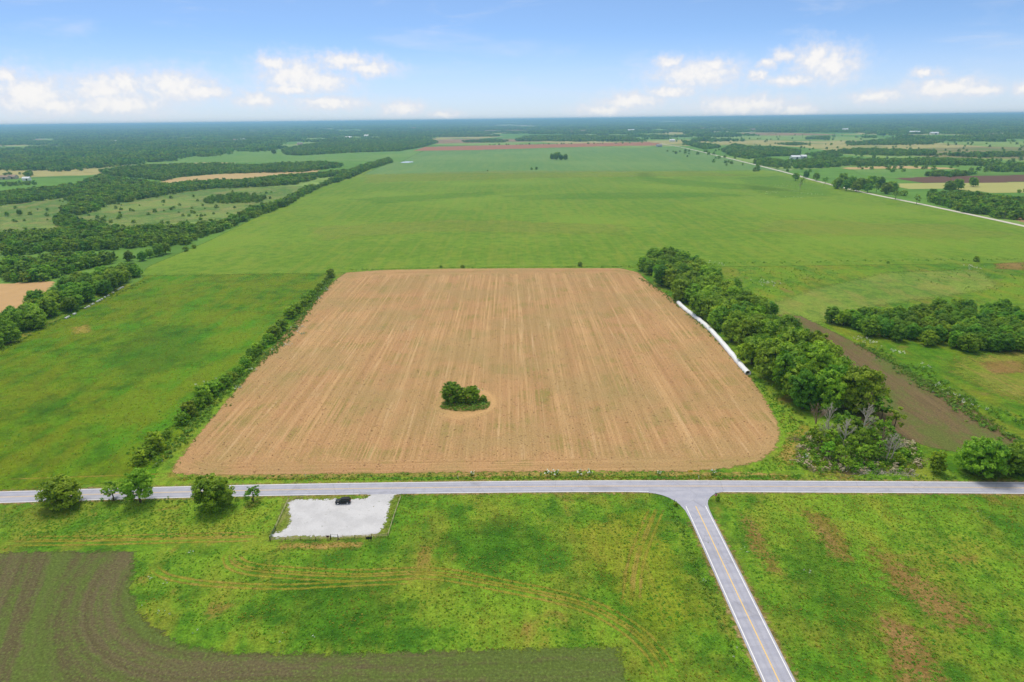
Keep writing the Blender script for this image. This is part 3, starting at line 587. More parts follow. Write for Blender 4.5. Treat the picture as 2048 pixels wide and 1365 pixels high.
ORD = 'zeroth first second third fourth fifth sixth seventh eighth ninth tenth eleventh twelfth thirteenth fourteenth fifteenth sixteenth seventeenth eighteenth nineteenth'.split()
TENS = {20: 'twent', 30: 'thirt', 40: 'fort', 50: 'fift', 60: 'sixt', 70: 'sevent', 80: 'eight', 90: 'ninet'}
def ordinal(n):
    if n < 20: return ORD[n]
    if n >= 100: return 'hundred and '+ordinal(n-100) if n > 100 else 'hundredth'
    tn, u = n//10*10, n % 10
    return TENS[tn]+('ieth' if u == 0 else 'y-'+ORD[u])
n_tree = [0]
def plant(kind, x, y, scale, label, cat='tree', group=None, name='tree', z=0.0, sz=None, rz=None):
    cm, tm, Ht, R = TREES[kind]
    r = empty(name, (x, y, z), rng.uniform(0, 6.28) if rz is None else rz); r.scale = (scale, scale*rng.uniform(0.92, 1.08), scale if sz is None else sz)
    tag(r, label, cat, group)
    for nm, md in (('crown', cm), ('trunk', tm)):
        o = bpy.data.objects.new(nm, md); COL.objects.link(o); o.parent = r
    n_tree[0] += 1
    return r
def scatter(poly, step, jit=0.35, margin=0.0, seed=1):
    r = np.random.default_rng(seed); poly = np.asarray(poly); lo, hi = poly.min(0), poly.max(0)
    g1 = np.arange(lo[0], hi[0]+step, step); g2 = np.arange(lo[1], hi[1]+step*0.87, step*0.87)
    P = np.array([(a+(step/2 if j % 2 else 0), b) for j, b in enumerate(g2) for a in g1]); P = P+r.uniform(-jit, jit, P.shape)*step
    return P[poly_sdf(P, poly) > margin]

# long tree row right of the stubble field
rowp = [(103, 541), (105, 490), (111, 432), (115, 366), (115, 305), (117, 276), (118, 249), (139, 249), (146, 262), (149, 330), (152, 395), (156, 418), (148, 450), (147, 525), (138, 560), (112, 562)]
P = scatter(rowp, 10.8, 0.28, 1.0, 3); P = P[np.argsort(P[:, 1])]
for i, (x, y) in enumerate(P):
    k = random.choice(['round1', 'round2', 'broad1', 'dark1', 'broad1', 'light1', 'tall1']); s = rng.uniform(1.12, 1.55)*(0.9 if y > 480 else 1.0)*(1.16 if y < 310 else 1.0)
    plant(k, x, y, s, f"{'tall' if s > 1.35 else 'full'} green tree, {ordinal(i+1)} from the road in the row by the white bag", group='trees in the long row beside the stubble field', sz=s*(1.22 if y < 310 else 1.08))
plant('dark1', 158, 400, 0.85, 'dark tree standing out on the right side of the long row', group='trees in the long row beside the stubble field')
# left tree belt with the hives before it
beltp = [(-275, 348), (-284, 397), (-287, 444), (-291, 520), (-290, 536), (-306, 540), (-322, 505), (-319, 440), (-302, 398), (-318, 350)]
P = scatter(beltp, 10.2, 0.3, 0.5, 5); P = P[np.argsort(P[:, 1])]
for i, (x, y) in enumerate(P):
    s = rng.uniform(0.95, 1.3)
    plant(random.choice(['round1', 'round2', 'broad1', 'dark1']), x, y, s, f"green tree, {ordinal(i+1)} from the near end of the belt behind the white hives", group='trees in the belt left of the meadow')
for i, (px, py, s) in enumerate([(318,512,1.1),(332,508,1.0),(300,516,0.8),(285,522,0.8),(268,517,0.75),(258,522,0.85)]):
    x, y = at(px, py); plant(random.choice(['round1', 'dark1', 'bush2']), x, y, s, f"rounded tree {ordinal(i+1)} from the right in the cluster at the hay field corner", group='trees at the hay field corner')
# oval grove
grovep = [(187, 384), (193, 363), (213, 343), (234, 329), (262, 330), (300, 345), (300, 395), (270, 404), (243, 392), (213, 388)]
P = scatter(grovep, 8.2, 0.3, -1.0, 9)
pk = [to_px((x, y, 5)) for x, y in P]; order = sorted(range(len(P)), key=lambda i: pk[i][0]); rank = {i: n for n, i in enumerate(order)}
for i, (x, y) in enumerate(P):
    plant(random.choice(['dark1', 'dark1', 'round2', 'round1']), x, y, rng.uniform(0.78, 0.98), f"dense dark green tree, {ordinal(rank[i]+1)} counted from the left in the oval grove", group='trees of the oval grove')
# island in the stubble field
for (dx, dy, k, s, sz, lab) in ((-5.6, 1.6, 'round2', 0.84, 0.92, 'tallest dark tree on the island in the stubble field'), (0.2, 1.0, 'round1', 0.76, 0.68, 'middle tree on the island in the stubble field'), (3.6, 1.6, 'round1', 0.60, 0.70, 'lighter rounded tree on the right of the stubble island'), (7.8, 1.0, 'bush1', 0.7, 0.75, 'small bush at the right end of the stubble island')):
    plant(k, -20.5+dx, 271+dy, s, lab, 'tree' if 'tree' in lab else 'bush', 'trees on the island in the stubble field', sz=sz)
# trees beside the main road
for px, py, k, s, sz, lab in ((126,1012,'broad1',1.12,1.0,'large leafy tree furthest left beside the main road'), (228,1001,'open1',1.05,0.86,'small open tree with thin trunk beside the main road'), (281,1005,'light1',1.12,1.22,'pale green tree with bare trunk beside the main road'), (430,1018,'round1',1.24,1.10,'dense dark round tree beside the main road'), (507,1004,'open1',0.85,0.72,'small ragged tree left of the gravel lot'),
   (1872,946,'tall1',0.66,0.72,'small slender tree alone right of the dead trees'), (1962,950,'broad1',1.36,1.32,'large leafy tree near the right end of the main road'), (2014,948,'round1',1.15,1.0,'leafy tree second from the right end of the road'), (2050,942,'broad1',1.1,1.0,'leafy tree at the right end of the road')):
    x, y = at(px, py); plant(k, x, y, s, lab, group='trees beside the main road', sz=sz)
# left hedge of shrubs between meadow and stubble
LH = [(667,556,1.25,1),(655,570,.6,0),(640,584,.7,0),(628,597,.75,0),(615,613,.85,1),(600,628,1.15,1),(587,637,1.1,1),(570,662,1.1,1),(556,678,1.25,1),(545,687,1.0,0),(523,708,1.05,1),(508,722,.7,0),(497,735,.75,0),(484,752,.8,0),(470,764,.85,0),(458,775,1.0,1),(442,786,.85,0),(430,795,1.1,1),(414,808,1.15,1),(402,820,.9,0),(388,835,1.0,1),(372,850,1.0,0),(320,903,1.25,1),(302,918,1.0,0),(290,930,.95,1)]
LH = sorted(LH+[((a[0]+b[0])/2-3, (a[1]+b[1])/2, rng.uniform(.6, .85), 0) for a, b in zip(LH, LH[1:])], key=lambda q: -q[1])[::-1]
for i, (px, py, s, k) in enumerate(LH[::-1]):
    x, y = at(px, py); plant('bush1' if k else 'bush2', x-2.2, y+1.0, s*rng.uniform(1.2, 1.6), f"dark green shrub, {ordinal(i+1)} from the main road in the left hedge", 'shrub', 'shrubs in the hedge left of the stubble field', 'shrub')
# lone bushes and far single trees
LONE = [(1160,533,'bush1',0.9,'small dark bush on the far edge of the stubble field'),(882,536,'bush2',0.6,'low bush on the far stubble edge, left of the others'),(925,536,'bush2',0.65,'low bush at the middle of the far stubble edge'),(1952,524,'bush1',1.05,'round bush on the right at the far pasture edge'),(1776,527,'bush2',.5,'tiny bush on the far edge of the right pasture'),
 (1063,340,'bush1',1.35,'left one of two round bushes in the far hay field'),(1073,339.5,'bush1',1.5,'right one of two round bushes in the far hay field'),(975,343,'bush1',.8,'tiny bush alone in the far hay field'),(388,497,'bush2',1.0,'small bush in the hay field corner, upper one'),(372,503,'bush2',1.2,'small bush in the hay field corner, lower one'),
 (15,433,'round1',.62,'left one of two small trees in the rough pasture'),(40,431,'round1',.75,'right one of two small trees in the rough pasture'),(548,309,'round1',2.0,'lone tree on the lush far field at left')]
for px, py, k, s, lab in LONE:
    x, y = at(px, py); b_ = 'bush' in lab; plant(k, x, y, s, lab, 'bush' if b_ else 'tree', None, 'bush' if b_ else 'tree', z=0.1)
for i, (px, py, k, s) in enumerate([(1104,319,'dark1',1.6),(1112,320,'tall1',1.9),(1122,320.5,'dark1',1.5),(1131,320,'dark1',1.55),(1116,317,'round1',1.8)]):
    x, y = at(px, py); plant(k, x, y, s, f"dark tree, {['leftmost','second','fourth','rightmost','tallest'][i]} in the lone clump on the far hay field", group='lone clump on the far hay field')
R1 = [(1591,362,'light1',1.1),(1604,370,'open2',1.2),(1612,356,'dark1',.95),(1632,362,'light1',1.1),(1650,368,'open1',1.1),(1676,378,'round2',1.3),(1685,372,'round1',1.5),(1692,382,'light1',1.3),(1703,374,'dark1',1.2),(1712,384,'round1',1.2),(1722,378,'broad1',1.3),(1735,386,'light1',1.1),(1741,374,'round1',1.3),(1752,386,'open2',1.3),(1760,376,'dark1',1.2),(1772,388,'round2',1.2),(1784,384,'broad1',1.2),(1791,399,'open1',1.2),(1806,392,'bush2',1.6),(1833,409,'open2',1.2),(1862,398,'round1',1.0),(1899,384,'round2',1.2),(1916,380,'round1',1.2),(1946,374,'round1',1.1)]
for i, (px, py, k, s) in enumerate(R1):
    x, y = at(px, py); plant(k, x, y, s*1.4, f"tree {ordinal(i+1)} from the left along the far gravel road", group='trees along the far gravel road')

# ---- dead wood and brush at the near end of the long row
def dead_tree(px, py, h, lean, seed, label, mat=M_dead):
    h *= 1.22
    x, y = at(px, py); r = random.Random(seed); root = empty('dead_tree', (x, y, 0)); tag(root, label, 'dead tree', 'dead trees at the near end of the long row')
    b = MB(); tw = MB(); pts = [Vector((lean[0]*k*h, lean[1]*k*h, h*k))+Vector((r.uniform(-.15, .15), r.uniform(-.15, .15), -0.3 if k == 0 else 0)) for k in (0, .3, .55, .8, 1.0)]
    b.tube(pts, [h*.024, h*.02, h*.017, h*.012, h*.004], 7)
    for i in range(15):
        k = r.uniform(.3, .95); p = pts[0].lerp(pts[4], k); an = r.uniform(0, 6.28); L = h*(1.05-k)*r.uniform(.35, .6)
        d = Vector((math.cos(an)*.7, math.sin(an)*.7, r.uniform(.5, 1.1))).normalized(); e = p+d*L; tw.tube([p, p+d*L*.5+Vector((0, 0, .1)), e], [h*.009, h*.006, h*.003], 5)
        for j in range(5):
            q = p.lerp(e, r.uniform(.4, 1)); d2 = (d+Vector((r.uniform(-.8, .8), r.uniform(-.8, .8), r.uniform(-.2, .6)))).normalized(); e2 = q+d2*L*.45; tw.tube([q, e2], [h*.0045, h*.002], 4)
            for m_ in range(3):
                q2 = q.lerp(e2, r.uniform(.4, 1)); tw.tube([q2, q2+(d2+Vector((r.uniform(-.8, .8), r.uniform(-.8, .8), r.uniform(-.2, .6)))).normalized()*L*.25], [h*.003, h*.0015], 3)
    b.build('trunk', mat, root); tw.build('branches', mat, root)
dead_tree(1630,862,9.5,(-.02,.02),1,'bare grey dead tree nearest the stubble field', M_deadb); dead_tree(1655,862,9.5,(.02,.02),2,'bare dead tree beside the foot of the long row', M_dead)
dead_tree(1686,905,11,(-.01,0),3,'thin bleached dead tree in the middle of the brush'); dead_tree(1721,892,13.5,(.07,.05),4,'tall leaning grey dead tree above the brush'); dead_tree(1733,840,10,(.05,.02),14,'bushy dead treetop behind the leaning dead tree', M_deadb)
dead_tree(1770,924,9,(.22,.05),5,'bleached dead tree leaning right, left of a pair'); dead_tree(1779,924,8,(.26,.04),6,'bleached dead tree leaning right, right of a pair'); dead_tree(1756,905,8,(.1,0),7,'slim dead stem behind the leaning pair', M_deadb); dead_tree(1648,890,8.5,(-.03,.0),8,'slim pale dead stem among saplings')
x, y = at(1600,377); dead_tree(1600,379,11,(0,0),9,'grey dead snag far off by the gravel road', M_dead)
SAP = [(1640,905,'open2',.95),(1655,920,'open1',.8),(1668,890,'open2',.95),(1675,925,'open1',.75),(1692,880,'open1',.95),(1700,915,'open2',.9),(1708,870,'round1',.62),(1732,900,'open1',1.0),(1742,880,'open2',1.05),(1750,925,'open1',.75),(1765,880,'open1',.9),(1762,845,'open2',1.25),(1786,868,'open2',1.2),(1720,930,'open2',.7),(1795,925,'bush2',.8),(1740,938,'bush2',.6),(1690,940,'open1',.55),(1632,885,'open2',.85),(1660,905,'open2',1.0),(1684,868,'open1',1.0),(1715,905,'open1',1.05),(1728,925,'open1',.8),(1757,918,'open2',.9),(1778,900,'open1',.85),(1808,915,'bush2',.7),(1648,935,'bush2',.55),(1705,935,'bush2',.5)]
for i, (px, py, k, s) in enumerate(sorted(SAP)):
    x, y = at(px, py); plant(k, x, y, s*1.15, f"thin leafy sapling, {ordinal(i+1)} from the left among the dead trees", 'sapling', 'saplings among the dead trees', 'sapling')
def brush_pile(px, py, L, seed, label, mat, n=60, h=0.9):
    x, y = at(px, py); r = random.Random(seed); b = MB()
    for i in range(n):
        c = Vector((r.gauss(0, L*.3), r.gauss(0, L*.16), abs(r.gauss(0, h*.4))+.1)); an = r.uniform(0, 6.28); l = r.uniform(.8, 2.6); d = Vector((math.cos(an), math.sin(an)*.8, r.uniform(-.1, .45)))*l*.5
        b.tube([c-d, c+Vector((0, 0, r.uniform(-.1, .15))), c+d], [r.uniform(.05, .1), .05, .02], 4)
    o = b.build('brush_pile', mat); o.location = (x, y, 0); tag(o, label, 'brush pile', 'piles of cut branches by the road')
brush_pile(1722,945,6,1,'pale pile of cut branches in the middle of the brush', M_dead); brush_pile(1763,946,5,2,'pale pile of branches right of the middle one', M_dead); brush_pile(1808,948,9,3,'long low pile of bleached sticks furthest right', M_dead, 70, .5)
brush_pile(1632,942,6,4,'brown pile of rotting branches at the left of the brush', M_deadb); brush_pile(1600,880,6,5,'brown twiggy pile at the stubble corner', M_deadb); brush_pile(1690,948,9,6,'brown low heap of twigs along the road verge', M_deadb, 60, .5); brush_pile(1835,925,8,7,'reddish brown dead scrub at the right of the brush', M_deadb, 70, 1.0)
for i, (a, b_, lab) in enumerate((((1578,921),(1632,923),'long fallen log pointing at the stubble field'),((1630,917),(1648,915),'short fallen log beside the saplings'),((1592,893),(1622,897),'fallen log upper left of the brush'),((1745,873),(1752,876),'short pale fallen log behind the dead trees'))):
    p0, p1 = at(*a), at(*b_); bb = MB(); bb.tube([(p0[0], p0[1], .15), ((p0[0]+p1[0])/2, (p0[1]+p1[1])/2+.3, .25), (p1[0], p1[1], .3)], [.07, .14, .2], 7); tag(bb.build('fallen_log', M_dead), lab, 'log', 'fallen logs by the brush')

# ------------------------------------------------------------------ masses that read as one: instanced
def proto_coll(name, objs):
    c = bpy.data.collections.new(name)
    for o in objs: c.objects.link(o)
    return c
def low_crown(seed, R, Ht, nl, leaves, leaf, mat, name, **kw):
    md, C, Rd = crown_mesh(name, seed, R, Ht, 0.2, nl, leaves, leaf, mat, **kw); return bpy.data.objects.new(name, md)
def gn_stuff(name, pts, scl, coll, label, nproto, seed=0, idx=None):
    r = np.random.default_rng(seed); n = len(pts)
    me = bpy.data.meshes.new(name); me.vertices.add(n); me.vertices.foreach_set('co', np.asarray(pts, np.float32).ravel())
    for nm, ty, val in (('rot', 'FLOAT', r.uniform(0, 6.28, n)), ('idx', 'INT', r.integers(0, nproto, n) if idx is None else np.asarray(idx))):
        a = me.attributes.new(nm, ty, 'POINT'); a.data.foreach_set('value', val.astype(np.float32 if ty == 'FLOAT' else np.int32))
    a = me.attributes.new('scl', 'FLOAT_VECTOR', 'POINT'); a.data.foreach_set('vector', np.asarray(scl, np.float32).ravel())
    o = bpy.data.objects.new(name, me); COL.objects.link(o)
    g = bpy.data.node_groups.new(name+'_scatter', 'GeometryNodeTree'); g.interface.new_socket('Geometry', in_out='INPUT', socket_type='NodeSocketGeometry'); g.interface.new_socket('Geometry', in_out='OUTPUT', socket_type='NodeSocketGeometry')
    gi, go = g.nodes.new('NodeGroupInput'), g.nodes.new('NodeGroupOutput'); ip = g.nodes.new('GeometryNodeInstanceOnPoints'); ci = g.nodes.new('GeometryNodeCollectionInfo')
    ci.inputs['Collection'].default_value = coll; ci.inputs['Separate Children'].default_value = True; ci.inputs['Reset Children'].default_value = True
    def na(nm, ty):
        k = g.nodes.new('GeometryNodeInputNamedAttribute'); k.data_type = ty; k.inputs[0].default_value = nm; return [s for s in k.outputs if s.enabled and s.name == 'Attribute'][0]
    cx = g.nodes.new('ShaderNodeCombineXYZ'); g.links.new(na('rot', 'FLOAT'), cx.inputs[2])
    g.links.new(gi.outputs[0], ip.inputs['Points']); g.links.new(ci.outputs[0], ip.inputs['Instance']); ip.inputs['Pick Instance'].default_value = True
    g.links.new(na('idx', 'INT'), ip.inputs['Instance Index']); g.links.new(cx.outputs[0], ip.inputs['Rotation']); g.links.new(na('scl', 'FLOAT_VECTOR'), ip.inputs['Scale']); g.links.new(ip.outputs[0], go.inputs[0])
    md = o.modifiers.new('scatter', 'NODES'); md.node_group = g
    tag(o, label, None, None, 'stuff'); return o
low = proto_coll('low_trees', [low_crown(101, 5.6, 9.5, 12, 1300, 1.4, M_leaf, 'a_crown'), low_crown(103, 6.0, 9.0, 14, 1400, 1.4, M_leaf, 'b_crown', squash=.85), low_crown(107, 5.2, 10.5, 13, 1300, 1.3, M_leaf2, 'c_crown'), low_crown(109, 5.5, 8.5, 11, 1200, 1.4, M_leaf, 'd_crown')])
def clump(seed, name, mat):
    r = np.random.default_rng(seed); Vs = []; Fs = []; Ts = []; nb = 0
    for i in range(13):
        md, C, Rd = crown_mesh('tmp', seed*50+i, r.uniform(5, 7.5), r.uniform(8.5, 12.5), .2, 8, 110, 3.6, mat); n = len(md.vertices); V = np.empty(n*3, np.float32); md.vertices.foreach_get('co', V); V = V.reshape(-1, 3)
        V += np.array([r.uniform(-34, 34), r.uniform(-9, 9), 0]); F = np.arange(n).reshape(-1, 4)+nb; tn = np.empty(len(F), np.float32); md.attributes['tint'].data.foreach_get('value', tn); nb += n; Vs.append(V); Fs.append(F); Ts.append(np.clip(.5+(tn-.5)*.45+r.uniform(-.3, .3), 0, 1))
    o = mesh_obj(name, np.concatenate(Vs), np.concatenate(Fs), mat); COL.objects.unlink(o); a = o.data.attributes.new('tint', 'FLOAT', 'FACE'); a.data.foreach_set('value', np.concatenate(Ts)); return o
clumps = proto_coll('tree_clumps', [clump(3, 'a_clump', M_leaf2), clump(5, 'b_clump', M_leaf2), clump(8, 'c_clump', M_leaf)])
weedp = proto_coll('weed_clumps', [low_crown(201, .9, 1.0, 5, 90, .38, M_weed, 'a_weed', lobe=(.4, .6)), low_crown(203, 1.1, .8, 6, 100, .38, M_weed, 'b_weed', lobe=(.4, .6)), low_crown(205, .8, 1.3, 5, 90, .36, M_leaf, 'c_weed', lobe=(.4, .6))])
flop = proto_coll('flower_clumps', [low_crown(211, .8, 1.2, 5, 60, .30, M_flower, 'a_flower', lobe=(.4, .6)), low_crown(213, .7, 1.0, 5, 50, .28, M_weed, 'b_flower', lobe=(.4, .6))])
scrubp = proto_coll('scrub_clumps', [low_crown(219, 1.3, 2.2, 6, 150, .4, M_leaf3, 'z_scrub', lobe=(.4, .6)), low_crown(221, 1.2, 1.4, 6, 120, .36, M_twig, 'a_scrub', lobe=(.4, .6)), low_crown(223, 1.1, 1.2, 6, 120, .36, M_leaf3, 'b_scrub', lobe=(.4, .6)), low_crown(225, 1.0, 1.5, 6, 120, .36, M_weed, 'c_scrub', lobe=(.4, .6))])

# woods of the middle distance (crowns seen at about 6 m above the ground)
WOODS = [
 ([(190,340),(250,331),(330,328),(425,325),(512,329),(555,325),(640,322),(690,326),(680,336),(605,345),(505,347),(430,349),(360,355),(325,363),(270,356),(215,352)], 13, 1.0),
 ([(0,382),(60,374),(150,366),(200,348),(260,356),(330,366),(400,360),(480,358),(560,350),(640,343),(690,338),(700,350),(640,357),(590,370),(505,375),(420,378),(350,388),(300,397),(262,404),(215,410),(190,425),(150,432),(118,425),(120,412),(160,396),(140,394),(50,407),(0,410)], 11, 1.0),
 ([(777,315),(735,326),(700,338),(640,366),(610,372),(572,394),(512,412),(450,434),(400,470),(400,488),(455,462),(512,434),(572,416),(600,396),(642,375),(700,357),(737,340),(790,324)], 9.5, .92),
 ([(0,462),(60,458),(107,452),(180,450),(250,450),(350,446),(430,438),(450,440),(450,462),(400,488),(312,494),(225,500),(125,506),(0,515)], 9.5, .85),
 ([(0,518),(60,508),(110,505),(200,503),(264,503),(250,520),(150,545),(92,563),(0,568)], 9.0, .95),
 ([(107,432),(125,418),(140,432),(190,440),(217,440),(212,455),(150,457),(110,455)], 9, .7),
 ([(360,392),(400,388),(380,396)], 8, .5), ([(400,400),(425,390),(470,385),(512,386),(540,392),(520,406),(450,408),(410,408)], 9, .55), ([(378,432),(400,428),(428,430),(405,434)], 7, .35), ([(275,430),(285,428),(288,433)], 7, .5),
 ([(560,299),(575,295),(640,284),(720,281),(800,279),(860,278),(880,285),(845,295),(800,303),(700,306),(600,312),(570,310)], 15, 1.1),
 ([(1583,320),(1640,314),(1771,316),(1771,334),(1700,332),(1640,337),(1590,337)], 13, 1.05), ([(1774,318),(1860,315),(1960,318),(2001,322),(1998,333),(1900,331),(1780,332)], 13, 1.05), ([(1951,330),(2000,326),(2060,325),(2060,345),(1990,345)], 13, 1.0),
 ([(1669,300),(1720,296),(1871,299),(1871,312),(1760,312),(1680,308)], 15, 1.1), ([(1874,306),(1960,303),(2060,303),(2060,314),(1960,316),(1880,312)], 15, 1.1), ([(1600,308),(1669,300),(1690,312),(1640,318)], 14, 1.0),
 ([(1508,318),(1530,314),(1577,322),(1577,335),(1545,335),(1510,330)], 13, 1.0), ([(1480,296),(1500,292),(1560,294),(1600,298),(1600,312),(1540,314),(1500,318)], 14, 1.1), ([(1438,300),(1470,286),(1504,294),(1500,320),(1460,312)], 14, 1.1),
 ([(1361,280),(1409,286),(1440,290),(1440,296),(1410,300),(1370,290)], 16, 1.1), ([(1840,346),(1880,340),(1950,342),(1960,350),(1900,355),(1845,353)], 11, .85),
 ([(1863,384),(1910,380),(1990,388),(2060,396),(2060,440),(2010,440),(1924,424),(1863,406)], 10, 1.0), ([(2020,378),(2060,374),(2060,386),(2030,386)], 11, .9),
 ([(1045,272),(1150,270),(1270,272),(1273,282),(1150,283),(1045,283)], 26, 1.3), ([(820,272),(900,268),(1000,270),(1000,274),(900,275),(830,276)], 26, 1.3), ([(920,281),(990,277),(1030,282),(1000,286),(930,286)], 24, 1.1),
 ([(1530,288),(1590,284),(1640,288),(1590,292)], 20, 1.1), ([(1680,284),(1800,276),(1900,280),(1860,290),(1700,292)], 22, 1.1), ([(1913,270),(2060,266),(2060,278),(1930,280)], 24, 1.2), ([(1610,274),(1660,272),(1660,280),(1612,280)], 22, 1.1), ([(0,345),(40,345),(64,340),(64,356),(40,350),(0,352)], 14, 1.0), ([(0,364),(75,362),(80,370),(0,374)], 14, .7),
]
pts = []; scl = []
for i, (pp, st, s) in enumerate(WOODS):
    Q = scatter(ats(pp, 0.0), st*.86, .38, 0, 20+i)
    for x, y in Q:
        k = s*rng.uniform(.62, 1.25); tp = np.array([to_px((x, y, 8.5*k))])
        if poly_sdf(tp, pp)[0] < (-1.0 if k < s*.95 else -.3): continue
        pts.append((x, y, float(ground_z((x, y))[0]))); scl.append((k*rng.uniform(.9, 1.2), k*rng.uniform(.9, 1.2), k*rng.uniform(.8, 1.1)))
# bush line beyond the red field, scattered pasture trees at right
for px in np.arange(970, 1290, 7.0):
    if rng.random() < .62: x, y = at(px+rng.uniform(-3, 3), 291-(px-970)*.013); k = rng.uniform(.5, 1.1); pts.append((x, y, 0)); scl.append((k, k, k*.8))
for _ in range(420):
    x, y = at(rng.uniform(1330, 2060), rng.uniform(268, 345)); k = rng.uniform(.6, 1.2); pts.append((x, y, 0)); scl.append((k, k, k*.9))
for _ in range(110):
    x, y = at(rng.uniform(0, 560), rng.uniform(378, 450))
    if x < -330: k = rng.uniform(.2, .55); pts.append((x, y, 0)); scl.append((k*1.2, k*1.2, k))
hp = [p for p in zip(pts, scl) if not (-325 < p[0][0] < 540 and 555 < p[0][1] < 2550)]
pts = [a for a, b in hp]; scl = [b for a, b in hp]
print('mid trees', len(pts))
gn_stuff('woods', pts, scl, low, 'belts and patches of green woodland between the far fields', 4, 1)

# forest towards the horizon
def vnoise(a, b, seed):
    def h(i, j): return np.modf(np.abs(np.sin(i*127.1+j*311.7+seed*17.3)*43758.5453))[0]
    i, j = np.floor(a), np.floor(b); u, v_ = a-i, b-j; u = u*u*(3-2*u); v_ = v_*v_*(3-2*v_)
    return (h(i, j)*(1-u)+h(i+1, j)*u)*(1-v_)+(h(i, j+1)*(1-u)+h(i+1, j+1)*u)*v_
clear = [[(190,334),(300,317),(420,301),(560,296),(860,296),(850,305),(560,330),(190,345)], [(836,304),(850,292),(1310,283),(1320,300),(836,310)]]
clear_w = [np.array(ats(c_)) for c_ in clear]
pts = []; scl = []; r_ = 1650.0
while r_ < 29000:
    k = max(1.0, r_/6500.0)
    for a in np.arange(-.72, .72, 52*k/r_):
        rr_ = r_*(1+rng.uniform(-.02, .02)); aa = a+rng.uniform(-.4, .4)*52*k/r_; x, y = rr_*math.sin(aa), rr_*math.cos(aa)
        px, py = to_px((x, y, 0)); nz = .6*float(vnoise(np.array(aa*14), np.array(math.log(r_)*9), 1))+.4*float(vnoise(np.array(aa*45), np.array(math.log(r_)*22), 2))
        if px < 190: th = 0.27 if py < 343 else 2
        elif px < 560: th = 0.30 if py < 338-(px-190)*.105 else 2
        elif px < 860: th = .30 if py < 285 else 2; th = .36 if py < 278 and px > 640 else th
        elif px < 1330: th = .36 if py < 269 else 2; th = .5 if 269 <= py < 284 and px > 1040 else th
        else: th = .30 if py < 266 else (.62 if py < 284 else 2)
        if nz < th: continue
        z = float(ground_z((x, y))[0]); pts.append((x, y, z)); q = rng.uniform(.8, 1.25); scl.append((k*q, k*q, q*rng.uniform(.85, 1.25)*min(k, 1.35)))
    r_ *= 1.0+max(.0135, 30/r_*.6)
print('far clumps', len(pts))
fo = gn_stuff('distant_woods', pts, scl, clumps, 'hazy dark forest reaching to the horizon', 3, 2)
a = fo.data.attributes['rot']; a.data.foreach_set('value', np.array([-math.atan2(p[0], p[1])+rng.uniform(-.35, .35) for p in pts], np.float32))

# ------------------------------------------------------------------ undergrowth, weeds, wildflowers
def along(px, step, spread, z=0): 
    L = smooth_line(ats(px), step); return L+rng.normal(0, spread, L.shape)
wp = []; ws = []
def weeds(Q, lo, hi):
    for x, y in Q: k = rng.uniform(lo, hi); wp.append((x, y, 0.03)); ws.append((k, k, k*rng.uniform(.7, 1.1)))
hedge_px = [(664,560),(630,600),(600,640),(560,690),(520,722),(470,772),(430,805),(390,850),(350,895),(310,930)]
for _ in range(3): weeds(along(hedge_px, .9, 1.6), .5, 1.2)
weeds(along([(430,800),(380,845),(330,880),(290,930)], .4, 5.0), .5, 1.1)
for _ in range(2): weeds(along([(700,541),(900,536),(1100,535),(1262,534)], 1.3, 1.2), .3, .9)
weeds(along([(1425,528),(1600,525),(1800,522),(2048,519)], 2.2, 2.5), .4, 1.2)
for _ in range(2): weeds(along([(360,958),(640,955),(900,952),(1200,951),(1450,952),(1600,955),(1860,957),(2048,958)], .9, .85), .25, .6)
for _ in range(4): weeds(along([(1722,690),(1800,735),(1870,785),(1950,835),(2048,890)], .9, 2.2), .5, 1.25)
for _ in range(2): weeds(along([(1840,735),(1900,790),(1960,815),(2048,850)], .9, 3.5), .6, 1.5)
weeds(scatter([(-31.5, 267), (-26, 263.2), (-18, 262.0), (-11, 264.5), (-9.5, 270), (-12, 276), (-28, 276)], 1.0, .4, 0, 44), .55, 1.15)
for _ in range(2): weeds(along([(1282,558),(1330,590),(1430,675),(1500,750),(1560,805),(1610,850)], 1.2, 1.5), .4, 1.0)
weeds(along([(285,565),(176,615),(92,655),(0,705)], 1.0, 1.6), .4, 1.1)
for poly, n_ in (([(1420,540),(1560,535),(1700,540),(1620,575),(1500,600)], 260), ([(1760,545),(2048,528),(2048,600),(1960,590)], 120), ([(1500,380),(1640,350),(1660,390),(1560,395)], 320)):
    Q = np.array(ats(poly)); b0, b1 = Q.min(0), Q.max(0); R_ = rng.uniform(b0, b1, (n_*2, 2)); R_ = R_[poly_sdf(R_, Q) > 0][:n_]; weeds(R_, .4, 1.0)
# clumps through the near meadows
for poly, n_ in (([(560,1100),(1240,1000),(1340,1010),(1450,1280),(1240,1290),(700,1290),(320,1230),(290,1130)], 350), ([(1440,1010),(2048,1010),(2048,1365),(1600,1365)], 350), ([(0,1020),(540,1010),(520,1070),(0,1080)], 120), ([(30,720),(280,590),(640,570),(500,720),(300,900),(0,940)], 90)):
    Q = np.array(ats(poly)); b0, b1 = Q.min(0), Q.max(0); R_ = rng.uniform(b0, b1, (n_*3, 2)); nzv = vnoise(R_[:, 0]/11, R_[:, 1]/11, 5); R_ = R_[(poly_sdf(R_, Q) > 0) & (nzv > .5)][:n_]; weeds(R_, .18, .45)
weeds(along([(1338,1014),(1364,1060),(1386,1120),(1424,1200),(1480,1330)], .35, .8), .25, .6)
weeds(along([(100,1008),(200,1005),(300,1005),(520,1000)], .5, .8), .3, .8)
gn_stuff('weeds', wp, ws, weedp, 'low green weeds along hedges, verges and banks', 3, 3)
fp = []; fs_ = []
def flowers(Q, lo, hi):
    for x, y in Q: k = rng.uniform(lo, hi); fp.append((x, y, .1)); fs_.append((k, k, k))
